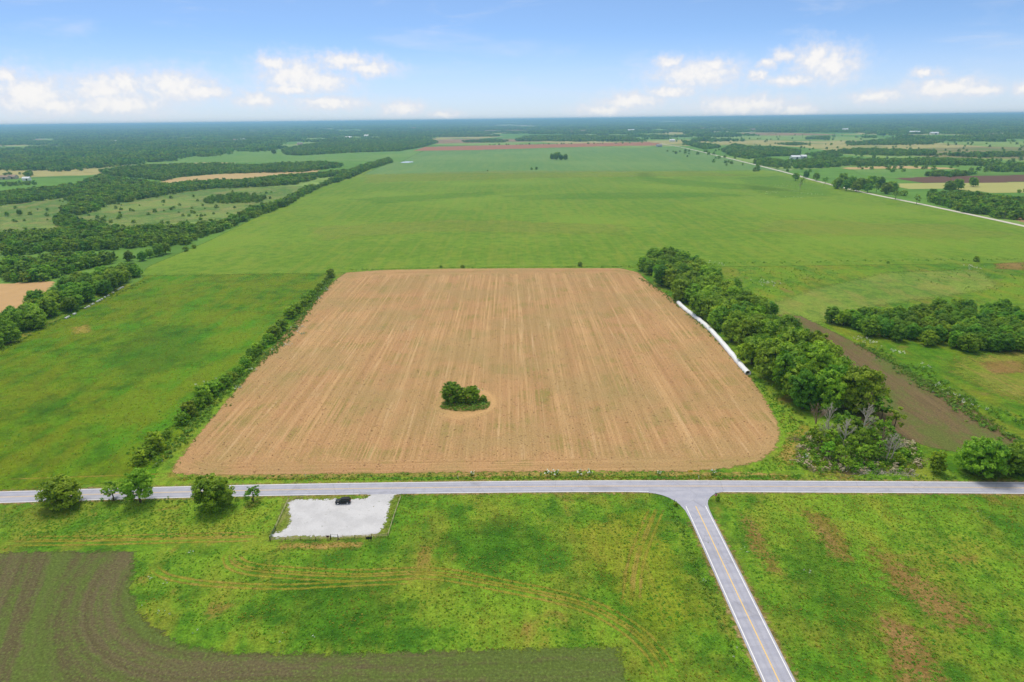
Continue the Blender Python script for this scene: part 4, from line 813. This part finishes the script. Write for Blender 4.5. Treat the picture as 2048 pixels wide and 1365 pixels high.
for c, n_, sp in (((1020,0), 0, 0),): pass
FL = [(597,655,26,2.4),(575,690,14,1.4),(605,668,14,1.6),(478,776,10,1.2),(420,768,34,2.6),(520,706,12,1.5),(548,700,12,1.2),(640,598,10,1.5),(655,580,10,1.5),(505,741,10,1.0),(1540,567,60,5.0),(1435,528,20,4),(1945,535,26,4),(1725,680,26,2.6),(1745,688,14,2.0),(1795,705,14,2.2),(1880,770,22,2.4),(1905,790,18,2.4),(1930,803,16,2.0),(1960,815,10,2.0),(1850,735,8,2),(955,781,20,1.2),(943,790,16,1.2),(918,796,8,1.0),(1590,395,20,8),(1540,385,24,12),(1570,372,24,12),(1620,388,20,10),(320,925,6,.8)]
for px, py, n_, sp in FL: flowers(np.array(at(px, py))+rng.normal(0, sp, (n_, 2)), .45, 1.0)
for px, py in ((330,1171),(325,1168),(305,1156),(385,1104),(290,1212),(330,1226),(332,1222),(440,1300),(380,1275),(567,1276),(624,1274),(1420,1085),(1410,1165),(1465,1310),(1478,1330),(1490,1100),(1700,1110),(1610,1145),(1960,1030)): flowers(np.array(at(px, py))+rng.normal(0, .9, (4, 2)), .2, .4)
gn_stuff('white_wildflowers', fp, fs_, flop, 'clusters of white wildflowers along hedges and banks', 2, 4)
sp_ = []; ss_ = []
for x, y in scatter(ats([(1590,905),(1620,860),(1660,870),(1760,860),(1830,890),(1850,930),(1820,948),(1640,948),(1600,935)]), 1.6, .45, 0, 61):
    k = rng.uniform(.5, 1.35); sp_.append((x, y, 0)); ss_.append((k, k, k))
gn_stuff('brushwood', sp_, ss_, scrubp, 'tangled green and brown brushwood below the dead trees', 4, 5)
# grass tufts of the near meadows and straw left on the stubble
def tuft(seed, name, mat, nb=16, h=.5, spread=.42, wd=.075):
    r = np.random.default_rng(seed); V = []; T = []
    for i in range(nb):
        a = r.uniform(0, 6.28); q = np.array([math.cos(a), math.sin(a), 0]); s_ = np.array([-q[1], q[0], 0])*wd*r.uniform(.7, 1.4); b0 = q*r.uniform(.02, spread*.6); hh = h*r.uniform(.5, 1.1); tp = b0+q*spread*r.uniform(.2, .9)+np.array([0, 0, hh]); md = (b0+tp)/2+np.array([0, 0, hh*.18])
        V += [b0-s_, b0+s_, md+s_*.8, md-s_*.8, md-s_*.8, md+s_*.8, tp+s_*.15, tp-s_*.15]; T += [r.random()]*2
    o = mesh_obj(name, np.array(V), np.arange(len(V)).reshape(-1, 4), mat); COL.objects.unlink(o); a = o.data.attributes.new('tint', 'FLOAT', 'FACE'); a.data.foreach_set('value', np.array(T, np.float32)); return o
M_g1 = leaf_mat('tuft_lush', (96,160,36), (132,190,54), .5, .95); M_g2 = leaf_mat('tuft_green', (118,160,36), (152,184,50), .5, .95); M_g3 = leaf_mat('tuft_straw', (164,168,54), (196,192,84), .5, .95); M_straw = leaf_mat('straw_residue', (180,140,94), (236,200,150), .3, .9); M_clod = leaf_mat('dark_residue', (138,108,76), (170,136,98), .2, .9)
tuftp = proto_coll('grass_tufts', [tuft(1, 'a_tuft', M_g1, 16, .32), tuft(2, 'b_tuft', M_g2, 16, .32), tuft(3, 'c_tuft', M_g3, 14, .4), tuft(4, 'd_tuft', M_g1, 20, .26, .6, .1)])
strawp = proto_coll('straw_bits', [tuft(5, 'a_straw', M_straw, 12, .16, .7, .06), tuft(6, 'b_straw', M_clod, 10, .2, .5, .09)])
tp_ = []; ts_ = []; tx_ = []
avoid = [np.array(soilp), np.array(lotd)]
for poly, n_, lo_, hi_ in ((ats([(0,1010),(240,1012),(540,1003),(560,1000),(540,1085),(0,1100)]), 2000, .4, .75), (ats([(800,990),(1310,988),(1345,1010),(1390,1080),(1520,1365),(1255,1365),(1240,1296),(640,1312),(280,1235),(262,1108),(540,1090),(780,1080)]), 6000, .4, .75), (ats([(1435,992),(2060,992),(2060,1372),(1600,1372)]), 5500, .4, .75), (westp, 9000, .5, .9), (ats([(350,958),(1600,950),(1600,960),(350,962)]), 1400, .6, 1.1), (ats([(1510,760),(1560,812),(1610,850),(1600,940),(1480,950),(1560,900),(1570,870)]), 1500, .6, 1.2)):
    Q = np.array(poly); b0, b1 = Q.min(0), Q.max(0); R_ = rng.uniform(b0, b1, (int(n_*2.2), 2)); ok = poly_sdf(R_, Q) > .3
    for av in avoid: ok &= poly_sdf(R_, av) < -.2
    for L_ in TRK:
        for q0 in range(0, len(L_), 40):
            seg = L_[q0:q0+42]; bb0, bb1 = seg.min(0)-4, seg.max(0)+4; m_ = ok & (R_ > bb0).all(1) & (R_ < bb1).all(1)
            if m_.any(): dd = np.abs(np.sqrt(((R_[m_][:, None]-seg[None])**2).sum(2)).min(1)-.9); ok[np.where(m_)[0][dd < .8]] = False
    R_ = R_[ok][:n_]; nv = .45*vnoise(R_[:, 0]/13, R_[:, 1]/13, 7)+.25*vnoise(R_[:, 0]/4, R_[:, 1]/4, 8)+.3*rng.random(len(R_)); sc_ = rng.uniform(lo_, hi_, len(R_))
    tp_.append(np.column_stack([R_, np.full(len(R_), .03)])); ts_.append(np.column_stack([sc_, sc_, sc_*rng.uniform(.6, 1.1, len(R_))])); tx_.append(np.where(nv < .34, 3, np.where(nv < .45, 0, np.where(nv < .60, 1, 2))))
gn_stuff('grass', np.concatenate(tp_), np.concatenate(ts_), tuftp, 'short tufted grass of the near meadows', 4, 6, np.concatenate(tx_))
Q = np.array(stub); b0, b1 = Q.min(0), Q.max(0); R_ = rng.uniform(b0, b1, (15000, 2)); R_ = R_[(poly_sdf(R_, Q) > 1.5) & (np.hypot(R_[:, 0]+20, R_[:, 1]-270) > 12)]; sc_ = rng.uniform(.25, .85, len(R_))
gn_stuff('straw_litter', np.column_stack([R_, np.full(len(R_), .065)]), np.column_stack([sc_, sc_, sc_]), strawp, 'loose straw and clods on the stubble field', 2, 7, (rng.random(len(R_)) < .42).astype(np.int32))
# elder bushes in flower on the verge
def elder(px, py, s, label, i):
    x, y = at(px, py); r = empty('elder_bush', (x, y, 0), i); r.scale = (s, s, s); tag(r, label, 'bush', 'white flowering bushes on the road verge')
    o = bpy.data.objects.new('foliage', bpy.data.objects['c_weed'].data if 'c_weed' in bpy.data.objects else weedp.objects[0].data); COL.objects.link(o); o.parent = r
    o = bpy.data.objects.new('blossom', flop.objects[0].data); COL.objects.link(o); o.parent = r; o.location = (0, 0, .35); o.scale = (1.05, 1.05, .95)
for i, (px, py, s, lab) in enumerate(((945,952,1.3,'white flowering bush on the verge, left of the others'),(1096,952,1.6,'wide white flowering bush on the verge, left half'),(1112,952,1.7,'wide white flowering bush on the verge, right half'),(1159,951,1.5,'left one of a close pair of flowering verge bushes'),(1178,950,1.5,'right one of a close pair of flowering verge bushes'),(1318,950,1.1,'small flowering bush left of the yellow arrow sign'),(1426,950,1.6,'flowering bush right of the yellow arrow sign'),(1612,921,1.6,'pale flowering bush beside the fallen logs'))): elder(px, py, s, lab, i)

# ------------------------------------------------------------------ grain bag
m, t, o = new_mat('white_plastic'); oc = t.node('ShaderNodeTexCoord').outputs['Object']; d1 = t.noise(t.mapping(oc, (.5, 2.2, .8)), 1.0, 5, .7); d2 = t.noise(oc, .35, 4, .6)
c = t.mix(t.step(d2, .5, .72, 0, .5), (.80, .82, .84), (.60, .57, .52)); zz_ = t.sep(t.pos())[2]; c = t.mix(t.step(zz_, .55, .1, 0, .5), c, (.45, .36, .27))
t.l.new(principled(t, c, .4, .4, 0, bump(t, d1, .6, .12)), o.inputs[0]); M_bag = m; M_hole = plain('dark_opening', (0.05, 0.04, 0.03), 0.9, 0.1)
bl = smooth_line(ats([(1355,606),(1368,619),(1395,640),(1418,660),(1442,686),(1462,710),(1480,732),(1496,750)]), 1.2); bn = offsets(bl); ring_n = 20; V = []; F = []
for i, (p, n) in enumerate(zip(bl, bn)):
    e = min(1.0, .35+i/3.0); wv = (1.36+.07*math.sin(i*.9)+rng.normal(0, .03))*e; hh = (1.95+.08*math.sin(i*.6)+rng.normal(0, .03))*e
    for k in range(ring_n):
        a = 2*math.pi*k/ring_n; cx_ = math.cos(a)*wv; cz = max(-.42, math.sin(a))*hh*.72+.42*hh*.72; V.append((p[0]+n[0]*cx_, p[1]+n[1]*cx_, cz+.06))
for i in range(len(bl)-1):
    for k in range(ring_n): F.append((i*ring_n+k, i*ring_n+(k+1) % ring_n, (i+1)*ring_n+(k+1) % ring_n, (i+1)*ring_n+k))
F.append(tuple(range(ring_n)))
bag = empty('grain_bag', (0, 0, 0)); tag(bag, 'long white plastic grain bag lying along the tree row', 'grain bag')
mesh_obj('bag_tube', V, F, M_bag, bag, True)
e0 = (len(bl)-1)*ring_n; pe, ne, te = bl[-1], bn[-1], (bl[-1]-bl[-2])/np.linalg.norm(bl[-1]-bl[-2])
rim = [Vector(v_) for v_ in V[e0:e0+ring_n]]; cen = sum(rim, Vector())/ring_n
V2 = [tuple(v_) for v_ in rim]+[tuple(cen+(v_-cen)*.62-Vector((te[0], te[1], 0))*.5) for v_ in rim]; F2 = [(k, (k+1) % ring_n, ring_n+(k+1) % ring_n, ring_n+k) for k in range(ring_n)]
mesh_obj('folded_end', V2, F2, M_bag, bag, True); mesh_obj('opening', V2[ring_n:], [tuple(range(ring_n))], M_hole, bag)

# ------------------------------------------------------------------ SUV on the gravel
M_paint = plain('black_car_paint', (0.006, 0.007, 0.009), 0.3, 0.4, 0.05); M_glass = plain('dark_car_glass', (0.02, 0.025, 0.03), 0.08, 0.8, 0.05); M_tyre = plain('tyre_rubber', (0.02, 0.02, 0.02), 0.9, 0.1); M_rim = plain('alloy_rim', (0.6, 0.6, 0.62), 0.35, 0.6, 0.05, 3, 0.5)
M_lamp = plain('headlamp_glass', (0.75, 0.75, 0.75), 0.15, 0.7); M_tail = plain('tail_lamp', (0.4, 0.02, 0.02), 0.3, 0.6); M_trim = plain('dark_trim', (0.03, 0.03, 0.035), 0.6, 0.3)
cx0, cy0 = at(686.5, 1006.5); car = empty('parked_suv', (cx0, cy0, 0.08), math.radians(4)); tag(car, 'black SUV parked on the white gravel lot', 'car')
def loft(name, secs, mat, parent, smooth=True):
    n = len(secs[0]); V = [v_ for s in secs for v_ in s]; F = []
    for i in range(len(secs)-1):
        for k in range(n): F.append((i*n+k, (i+1)*n+k, (i+1)*n+(k+1) % n, i*n+(k+1) % n))
    F += [tuple(range(n)), tuple((len(secs)-1)*n+k for k in range(n))[::-1]]; return mesh_obj(name, V, F, mat, parent, smooth)
def sec(x, zb, zt, wb, wt): 
    m_ = (zb+zt)/2; return [(x, -wb*.94, zb), (x, -wb, zb+.12), (x, -wb, m_), (x, -wt, zt-.08), (x, -wt*.86, zt), (x, wt*.86, zt), (x, wt, zt-.08), (x, wb, m_), (x, wb, zb+.12), (x, wb*.94, zb)]
loft('body', [sec(-2.4,.42,.78,.74,.7), sec(-2.3,.3,.95,.88,.82), sec(-1.9,.28,1.03,.95,.88), sec(-1.0,.28,1.1,.96,.92), sec(0,.28,1.1,.97,.93), sec(1.2,.28,1.12,.97,.93), sec(2.1,.3,1.12,.95,.9), sec(2.35,.36,1.05,.88,.82), sec(2.4,.45,.95,.82,.76)], M_paint, car)
cab = [sec(-1.15,1.08,1.14,.86,.82), sec(-.45,1.08,1.68,.9,.72), sec(.3,1.08,1.76,.9,.74), sec(1.4,1.08,1.74,.9,.74), sec(1.95,1.08,1.66,.88,.7), sec(2.3,1.08,1.14,.84,.78)]
loft('cabin', cab, M_paint, car, False)
for sd_ in (-1, 1):
    for x0, x1, x0t, x1t in ((-.82,.12,-.42,.12), (.2,1.1,.2,1.08), (1.18,1.95,1.16,1.78)):
        mesh_obj('side_window', [(x0, sd_*.918, 1.16), (x1, sd_*.918, 1.16), (x1t, sd_*.80, 1.60), (x0t, sd_*.80, 1.60)], [(0, 1, 2, 3) if sd_ < 0 else (3, 2, 1, 0)], M_glass, car)
    MB().tube([(-.4, sd_*.6, 1.79), (1.8, sd_*.6, 1.79)], .025, 6).build('roof_rail', M_trim, car); MB().box((-.72, sd_*1.06, 1.18), (.14, .2, .14)).build('mirror', M_paint, car)
    MB().box((-2.28, sd_*.64, .82), (.22, .3, .13)).build('headlight', M_lamp, car); MB().box((2.34, sd_*.74, .98), (.12, .2, .26)).build('tail_light', M_tail, car); MB().box((0, sd_*.965, .34), (2.0, .06, .12)).build('sill', M_trim, car)
    for x in (-1.5, 1.48):
        wh = empty('wheel', (x, sd_*.86, .36)); wh.parent = car
        b = MB(); b.tube([(0, -.12, 0), (0, -.1, 0), (0, .1, 0), (0, .12, 0)], [.32, .37, .37, .32], 18); b.build('tyre', M_tyre, wh)
        b = MB(); b.tube([(0, sd_*.121, 0), (0, sd_*.135, 0)], [.24, .21], 14); b.build('rim', M_rim, wh)
mesh_obj('windshield', [(-1.10, -.70, 1.17), (-1.10, .70, 1.17), (-.49, .60, 1.68), (-.49, -.60, 1.68)], [(3, 2, 1, 0)], M_glass, car)
mesh_obj('rear_window', [(2.24, -.66, 1.24), (2.24, .66, 1.24), (2.02, .58, 1.6), (2.02, -.58, 1.6)], [(0, 1, 2, 3)], M_glass, car)

# ------------------------------------------------------------------ fences, gates and signs of the lot
M_wood = plain('weathered_wood', lin(150,132,104), 0.9, 0.1, 0.2, 4); M_post = plain('dark_post', lin(74,64,54), 0.9, 0.1, 0.2, 4); M_rail = plain('pale_rail', lin(196,186,150), 0.8, 0.1, 0.12, 3); M_green = plain('green_gate_paint', lin(52,96,72), 0.5, 0.4); M_brown_s = plain('brown_sign', lin(92,46,42), 0.6, 0.3); M_black = plain('black_board', (0.02, 0.02, 0.02), 0.6, 0.3); M_steel = plain('galvanised_steel', (0.42, 0.43, 0.44), 0.45, 0.5, 0.08, 3, 0.6)
def fence(label, px, nposts, rails=(.55, 1.0), rmat=M_rail, group=None):
    A = [np.array(a) for a in ats(px)]; root = empty('rail_fence', (A[0][0], A[0][1], 0)); tag(root, label, 'fence', group); L = [np.linalg.norm(A[i+1]-A[i]) for i in range(len(A)-1)]; tot = sum(L)
    pos = []
    for j in range(nposts):
        s = tot*j/(nposts-1); i = 0
        while i < len(L)-1 and s > L[i]: s -= L[i]; i += 1
        pos.append(A[i]+(A[i+1]-A[i])*min(1, s/L[i]))
    for q in pos:
        o = MB().tube([(0, 0, -.2), (0, 0, 1.2), (0, 0, 1.25)], [.07, .065, .04], 7).build('post', M_post, root); o.location = (q[0]-A[0][0], q[1]-A[0][1], 0)
    for j in range(nposts-1):
        a, b = pos[j]-A[0], pos[j+1]-A[0]
        for h in rails: MB().tube([(a[0], a[1]+.1, h+.01*j), (b[0], b[1]+.1, h-.01*j)], .055, 6).build('rail', rmat, root)
fence('pale rail fence along the near side of the gravel lot', [(541,1083),(600,1081.5),(661,1079.5)], 5, group='fences around the lot')
fence('pale rail fence right of the walk gate, near side', [(677,1079),(720,1077),(776,1074.5)], 4, group='fences around the lot')
fence('pale rail fence on the right side of the gravel lot', [(776,1074),(790,1030),(802,996)], 7, group='fences around the lot')
fence('pale rail fence on the left side of the gravel lot', [(551,1058),(566,1026),(578,1001)], 6, group='fences around the lot')
p0, p1 = np.array(at(540, 1082)), np.array(at(551, 1059)); gt = empty('field_gate', (p0[0], p0[1], 0)); tag(gt, 'green tubular field gate at the left lot corner', 'gate'); dv = p1-p0
for s in (0, 1): MB().tube([(dv[0]*s, dv[1]*s, -.2), (dv[0]*s, dv[1]*s, 1.5)], .1, 8).build('post', M_post, gt)
for h in (.3, .55, .8, 1.05, 1.3): MB().tube([(dv[0]*.02, dv[1]*.02, h), (dv[0]*.98, dv[1]*.98, h)], .04, 6).build('bar', M_green, gt)
for s in (.03, .5, .97): MB().tube([(dv[0]*s, dv[1]*s, .3), (dv[0]*s, dv[1]*s, 1.3)], .035, 6).build('upright', M_green, gt)
a, b = at(662, 1079.5), at(676, 1079); wg = empty('walk_gate', (a[0], a[1], 0)); tag(wg, 'grey frame gateway for walkers in the near fence', 'gate'); d_ = b[0]-a[0]
for s in (0, d_): MB().tube([(s, 0, -.2), (s, 0, 1.75)], .08, 7).build('post', M_post, wg)
MB().tube([(0, 0, 1.7), (d_, 0, 1.7)], .04, 6).build('top_rail', M_steel, wg); MB().tube([(0, .1, .9), (d_*.6, .4, .9)], .035, 6).build('swing_bar', M_steel, wg)
x, y = at(656, 1080.5); sg = empty('info_sign', (x, y, 0)); tag(sg, 'small brown sign on a post at the near fence', 'sign'); MB().tube([(0, 0, -.2), (0, 0, 1.35)], .05, 6).build('post', M_post, sg); MB().box((0, -.06, 1.25), (.8, .05, .62)).build('panel', M_brown_s, sg)
x, y = at(738, 1081); sg = empty('notice_board', (x, y, 0)); tag(sg, 'wide black board on posts at the near fence', 'sign')
for s in (-.85, -.2, .5, .85): MB().box((s, 0, .65), (.12, .12, 1.5)).build('post', M_black, sg)
MB().box((0, -.085, .8), (1.5, .05, .75)).build('panel', M_black, sg)

# road signs
M_signred = plain('sign_red', (0.55, 0.03, 0.04), 0.4, 0.4, 0.05); M_signw = plain('sign_white', (0.8, 0.8, 0.8), 0.4, 0.4, 0.03); M_signy = plain('sign_yellow', (0.85, 0.55, 0.02), 0.4, 0.4, 0.05); M_signg = plain('sign_green', (0.03, 0.16, 0.12), 0.4, 0.4, 0.05)
def text(name, s, size, mat, parent, loc, bold=.01):
    cu = bpy.data.curves.new(name, 'FONT'); cu.body = s; cu.size = size; cu.align_x = 'CENTER'; cu.align_y = 'CENTER'; cu.extrude = .002; cu.offset = bold; cu.materials.append(mat)
    tmp = bpy.data.objects.new(name+'_curve', cu); COL.objects.link(tmp); me = bpy.data.meshes.new_from_object(tmp.evaluated_get(bpy.context.evaluated_depsgraph_get())); bpy.data.objects.remove(tmp)
    o = bpy.data.objects.new(name, me); COL.objects.link(o); o.parent = parent; o.location = loc; o.rotation_euler = (math.pi/2, 0, 0); return o
x, y = at(1430.5, 1004); st = empty('stop_sign', (x, y, 0), math.radians(6)); tag(st, 'red octagonal stop sign at the T junction', 'sign'); MB().tube([(0, 0, -.2), (0, 0, 3.2)], .04, 6).build('post', M_wood, st)
def ngon(r, yy, n=8, th=.015): V = [(r*math.cos(math.pi/8+2*math.pi*k/n), yy+s*th, 2.45+r*math.sin(math.pi/8+2*math.pi*k/n)) for s in (-1, 1) for k in range(n)]; return V, [tuple(range(n)), tuple(range(n, 2*n))[::-1]]+[(k, n+k, n+(k+1) % n, (k+1) % n) for k in range(n)]
mesh_obj('border', *ngon(.50, -.06), M_signw, st); mesh_obj('face', *ngon(.465, -.085), M_signred, st); text('lettering', 'STOP', .34, M_signw, st, (0, -.105, 2.45)); MB().box((0, 0, 3.05), (.9, .03, .2)).build('name_blade', M_signg, st); MB().box((0, 0, 3.28), (.03, .9, .2)).build('name_blade', M_signg, st)
x, y = at(1380, 953.5); ar = empty('arrow_sign', (x, y, 0)); tag(ar, 'yellow double arrow sign facing the T junction', 'sign')
for s in (-.4, .4): MB().tube([(s, 0, -.2), (s, 0, 1.9)], .04, 6).build('post', M_wood, ar)
MB().box((0, -.06, 2.0), (1.5, .03, .78)).build('panel', M_signy, ar)
mesh_obj('double_arrow', [(x_*.82, -.085, 2.0+(z_-1.65)*.62) for x_, z_ in ((-.55, 1.65), (-.3, 1.44), (-.3, 1.58), (.3, 1.58), (.3, 1.44), (.55, 1.65), (.3, 1.86), (.3, 1.72), (-.3, 1.72), (-.3, 1.86))], [(0, 1, 2, 3, 4, 5, 6, 7, 8, 9)], M_black, ar)
def marker(px, py, lab, tilt=0.0, dark=False):
    x, y = at(px, py); r = empty('marker_post', (x, y, 0)); r.rotation_euler = (0, tilt, 0); tag(r, lab, 'marker post', 'slim posts along the roads')
    MB().tube([(0, 0, -.1), (0, 0, 1.2)], .06, 6).build('stake', M_post if dark else M_signw, r); MB().box((0, -.05, 1.1), (.16, .03, .3)).build('reflector', M_black if dark else M_signw, r)
marker(1398, 958.5, 'white leaning marker post beyond the junction', -.2); marker(916, 958, 'white marker post on the verge left of the flowering bushes'); marker(1299, 993, 'dark slim marker post left of the junction', 0, True); marker(1349, 1006, 'black marker post at the left corner of the junction', 0, True); marker(611, 955, 'white marker post on the verge near the left hedge')
sh = at(1350, 1010); plant('bush1', sh[0], sh[1]-.6, .33, 'small dark shrub at the left corner of the junction', 'bush', None, 'bush'); sh = at(1434, 1003); plant('bush1', sh[0]+.3, sh[1]+.3, .28, 'small dark shrub behind the stop sign', 'bush', None, 'bush', sz=.5)
# far utility poles
M_pole = plain('pole_wood', lin(150,138,122), .9, .1)
for px, py, lab in ((1879,412,'utility pole left of two by the gravel road woods'), (2008,439,'utility pole right of two by the gravel road woods')):
    x, y = at(px, py); r = empty('utility_pole', (x, y, 0)); tag(r, lab, 'utility pole', 'utility poles along the gravel road'); MB().tube([(0, 0, -.3), (0, 0, 10)], [.2, .14], 8).build('pole', M_pole, r); MB().box((0, 0, 9.2), (2.2, .12, .14)).build('crossarm', M_pole, r)
# beehives in front of the left belt
M_hive = plain('hive_white', (0.82, 0.82, 0.80), .6, .3, .04); M_hlid = plain('hive_lid', (0.74, 0.75, 0.76), .4, .4, .05, 3, .2); M_pallet = plain('hive_pallet', lin(120,96,70), .9, .1)
hv = [(132,637),(135,635.5),(138,634),(148,629),(150.5,628),(171,617),(175,614.5),(178,613),(184,609.5),(187,608),(194.5,604),(197,603),(200,601),(204,598.8),(210,595.2),(217,591.8),(226.5,586),(236.5,579.5),(240,577.5),(243,576),(246,574.8)]
for i, (px, py) in enumerate(hv):
    x, y = at(px, py+1.2); r = empty('beehive', (x, y, 0), rng.uniform(-.2, .2)); tag(r, f"white box beehive, {ordinal(i+1)} from the near end of the row by the belt", 'beehive', 'white beehives in front of the left belt')
    MB().box((0, 0, .06), (1.5, 1.2, .12)).build('pallet', M_pallet, r); MB().box((0, 0, .48), (1.15, .95, .7)).build('hive_box', M_hive, r); MB().box((0, 0, .87), (1.25, 1.05, .08)).build('lid', M_hlid, r)

# ------------------------------------------------------------------ far farm buildings
M_wallw = plain('white_siding', (0.78, 0.78, 0.76), .7, .2, .06, .5); M_wallg = plain('grey_siding', (0.45, 0.44, 0.46), .7, .2, .08, .5); M_walltan = plain('tan_siding', (0.5, 0.42, 0.33), .7, .2, .08, .5); M_roofw = plain('pale_metal_roof', (0.74, 0.76, 0.78), .4, .4, .05, .5); M_roofg = plain('grey_roof', (0.3, 0.28, 0.28), .7, .2, .1, .5); M_roofr = plain('brown_roof', (0.34, 0.24, 0.18), .7, .2, .1, .5); M_win = plain('window_glass', (0.06, 0.07, 0.09), .1, .7)
def house(px, py, L, W, Hh, wall, roof, lab, rz=0.0, cat='house'):
    x, y = at(px, py); z = float(ground_z((x, y))[0]); nm = 'barn' if cat == 'barn' else 'farmhouse'; r = empty(nm, (x, y, z), rz); tag(r, lab, cat, 'far farm buildings')
    L, W = (L*.72, W*.72) if L > 30 else (L, W); l, w_ = L/2, W/2; rh = W*.32
    V = [(-l,-w_,0),(l,-w_,0),(l,w_,0),(-l,w_,0),(-l,-w_,Hh),(l,-w_,Hh),(l,w_,Hh),(-l,w_,Hh),(-l,0,Hh+rh),(l,0,Hh+rh)]
    mesh_obj('wall', V, [(0,1,5,4),(1,2,6,9,5),(2,3,7,6),(3,0,4,8,7)], wall, r); e = .5; dz = rh*e/w_
    V = [(-l-e,-w_-e,Hh-dz+.1),(l+e,-w_-e,Hh-dz+.1),(l+e,0,Hh+rh+.1),(-l-e,0,Hh+rh+.1),(l+e,w_+e,Hh-dz+.1),(-l-e,w_+e,Hh-dz+.1)]; V += [(a_, b_, c_+.2) for a_, b_, c_ in V]
    mesh_obj('roof', V, [(0,3,2,1),(3,5,4,2),(6,7,8,9),(9,8,10,11),(0,1,7,6),(4,5,11,10),(1,2,8,7),(2,4,10,8),(3,0,6,9),(5,3,9,11)], roof, r)
    if cat == 'barn': MB().box((L*.12, -w_-.04, Hh*.42), (L*.22, .08, Hh*.82)).build('barn_door', M_win, r)
    else:
        MB().box((0, -w_-.04, 1.05), (1.1, .08, 2.1)).build('door', M_roofr, r)
        for s in (-.32, -.18, .2, .34): MB().box((L*s, -w_-.04, 1.6), (1.3, .08, 1.2)).build('window', M_win, r)
for a_ in ((1590,318.5,26,13,6,M_wallw,M_roofw,'long white barn left of two beyond the gravel road',.1,'barn'),(1606,318,16,12,7,M_wallg,M_roofw,'shorter grey barn right of two beyond the gravel road',.1,'barn'),(1318,294,22,14,6,M_wallg,M_roofg,'grey farmhouse at the far end of the gravel road',.2,'house'),(1344,283.5,26,14,7,M_wallw,M_roofw,'white farmhouse behind the far end of the road',0,'house'),
  (1826,267.5,70,26,9,M_wallw,M_roofw,'long white shed on the far right fields',0,'barn'),(1836,267.3,36,22,9,M_wallw,M_roofw,'white shed end beside the long far shed',0,'barn'),(1868,269.5,66,24,9,M_wallw,M_roofw,'white shed right of the long far shed',0,'barn'),(9,359,34,14,5,M_walltan,M_roofr,'brown roofed farm shed at the left edge',-.1,'barn'),(26,358,20,12,5,M_walltan,M_roofr,'smaller brown shed near the left edge',-.1,'barn'),(54,361.5,15,9,5,M_wallw,M_roofw,'white shed right of the brown farm sheds',.1,'barn'),
  (697,277.5,60,22,8,M_wallw,M_roofw,'long white building at the village edge',0,'house'),(733,274,44,22,9,M_wallw,M_roofw,'white building right in the village edge',0,'house'),(827,259.5,90,40,16,M_wallw,M_roofr,'pale building far off on the hill',0,'house'),(366,305,20,12,6,M_wallw,M_roofw,'white roofed house at the forest edge, left',0,'house'),(490,299.5,24,14,6,M_wallw,M_roofw,'white roofed house at the forest edge, right',0,'house'),(448,302,16,12,5,M_wallw,M_roofg,'small house at the forest edge between two others',0,'house'),(600,290,26,15,7,M_walltan,M_roofg,'tan house among the village trees',0,'house'),
  (1166,265,60,26,10,M_wallw,M_roofr,'white house in the far village, middle',0,'house'),(1262,263.5,80,26,10,M_wallw,M_roofw,'long white barn in the far woods',0,'barn'),(1145,266,50,24,9,M_walltan,M_roofr,'tan house in the far village, left',0,'house'),(1690,262,60,30,9,M_wallw,M_roofw,'white barn far off in the right woods',0,'barn'),(1505,262,60,26,9,M_walltan,M_roofr,'brown roofed farm on the far right fields',0,'house'),(229,285,44,22,8,M_wallw,M_roofw,'white house in the left forest',0,'house'),(215,286,36,18,7,M_wallw,M_roofw,'smaller white house in the left forest',0,'house'),(471,282.5,40,22,8,M_wallw,M_roofr,'house with brown roof in the left forest',0,'house'),(486,282,40,22,8,M_wallw,M_roofw,'white house right in the left forest',0,'house')): house(*a_)

# ------------------------------------------------------------------ haze
m, t, o = new_mat('haze_air'); vol = t.node('ShaderNodeVolumePrincipled'); vol.inputs['Color'].default_value = (0.40, 0.70, 1.0, 1); vol.inputs['Density'].default_value = HAZE_DENSITY; vol.inputs['Anisotropy'].default_value = 0.6
t.l.new(vol.outputs[0], o.inputs['Volume'])
hzb = MB().box((0, 0, -40.0), (66000, 66000, 340)).build('haze', m); tag(hzb, 'thin bluish haze lying over the whole countryside', None, None, 'stuff')
print('individual plants', n_tree[0], 'objects', len(bpy.data.objects))
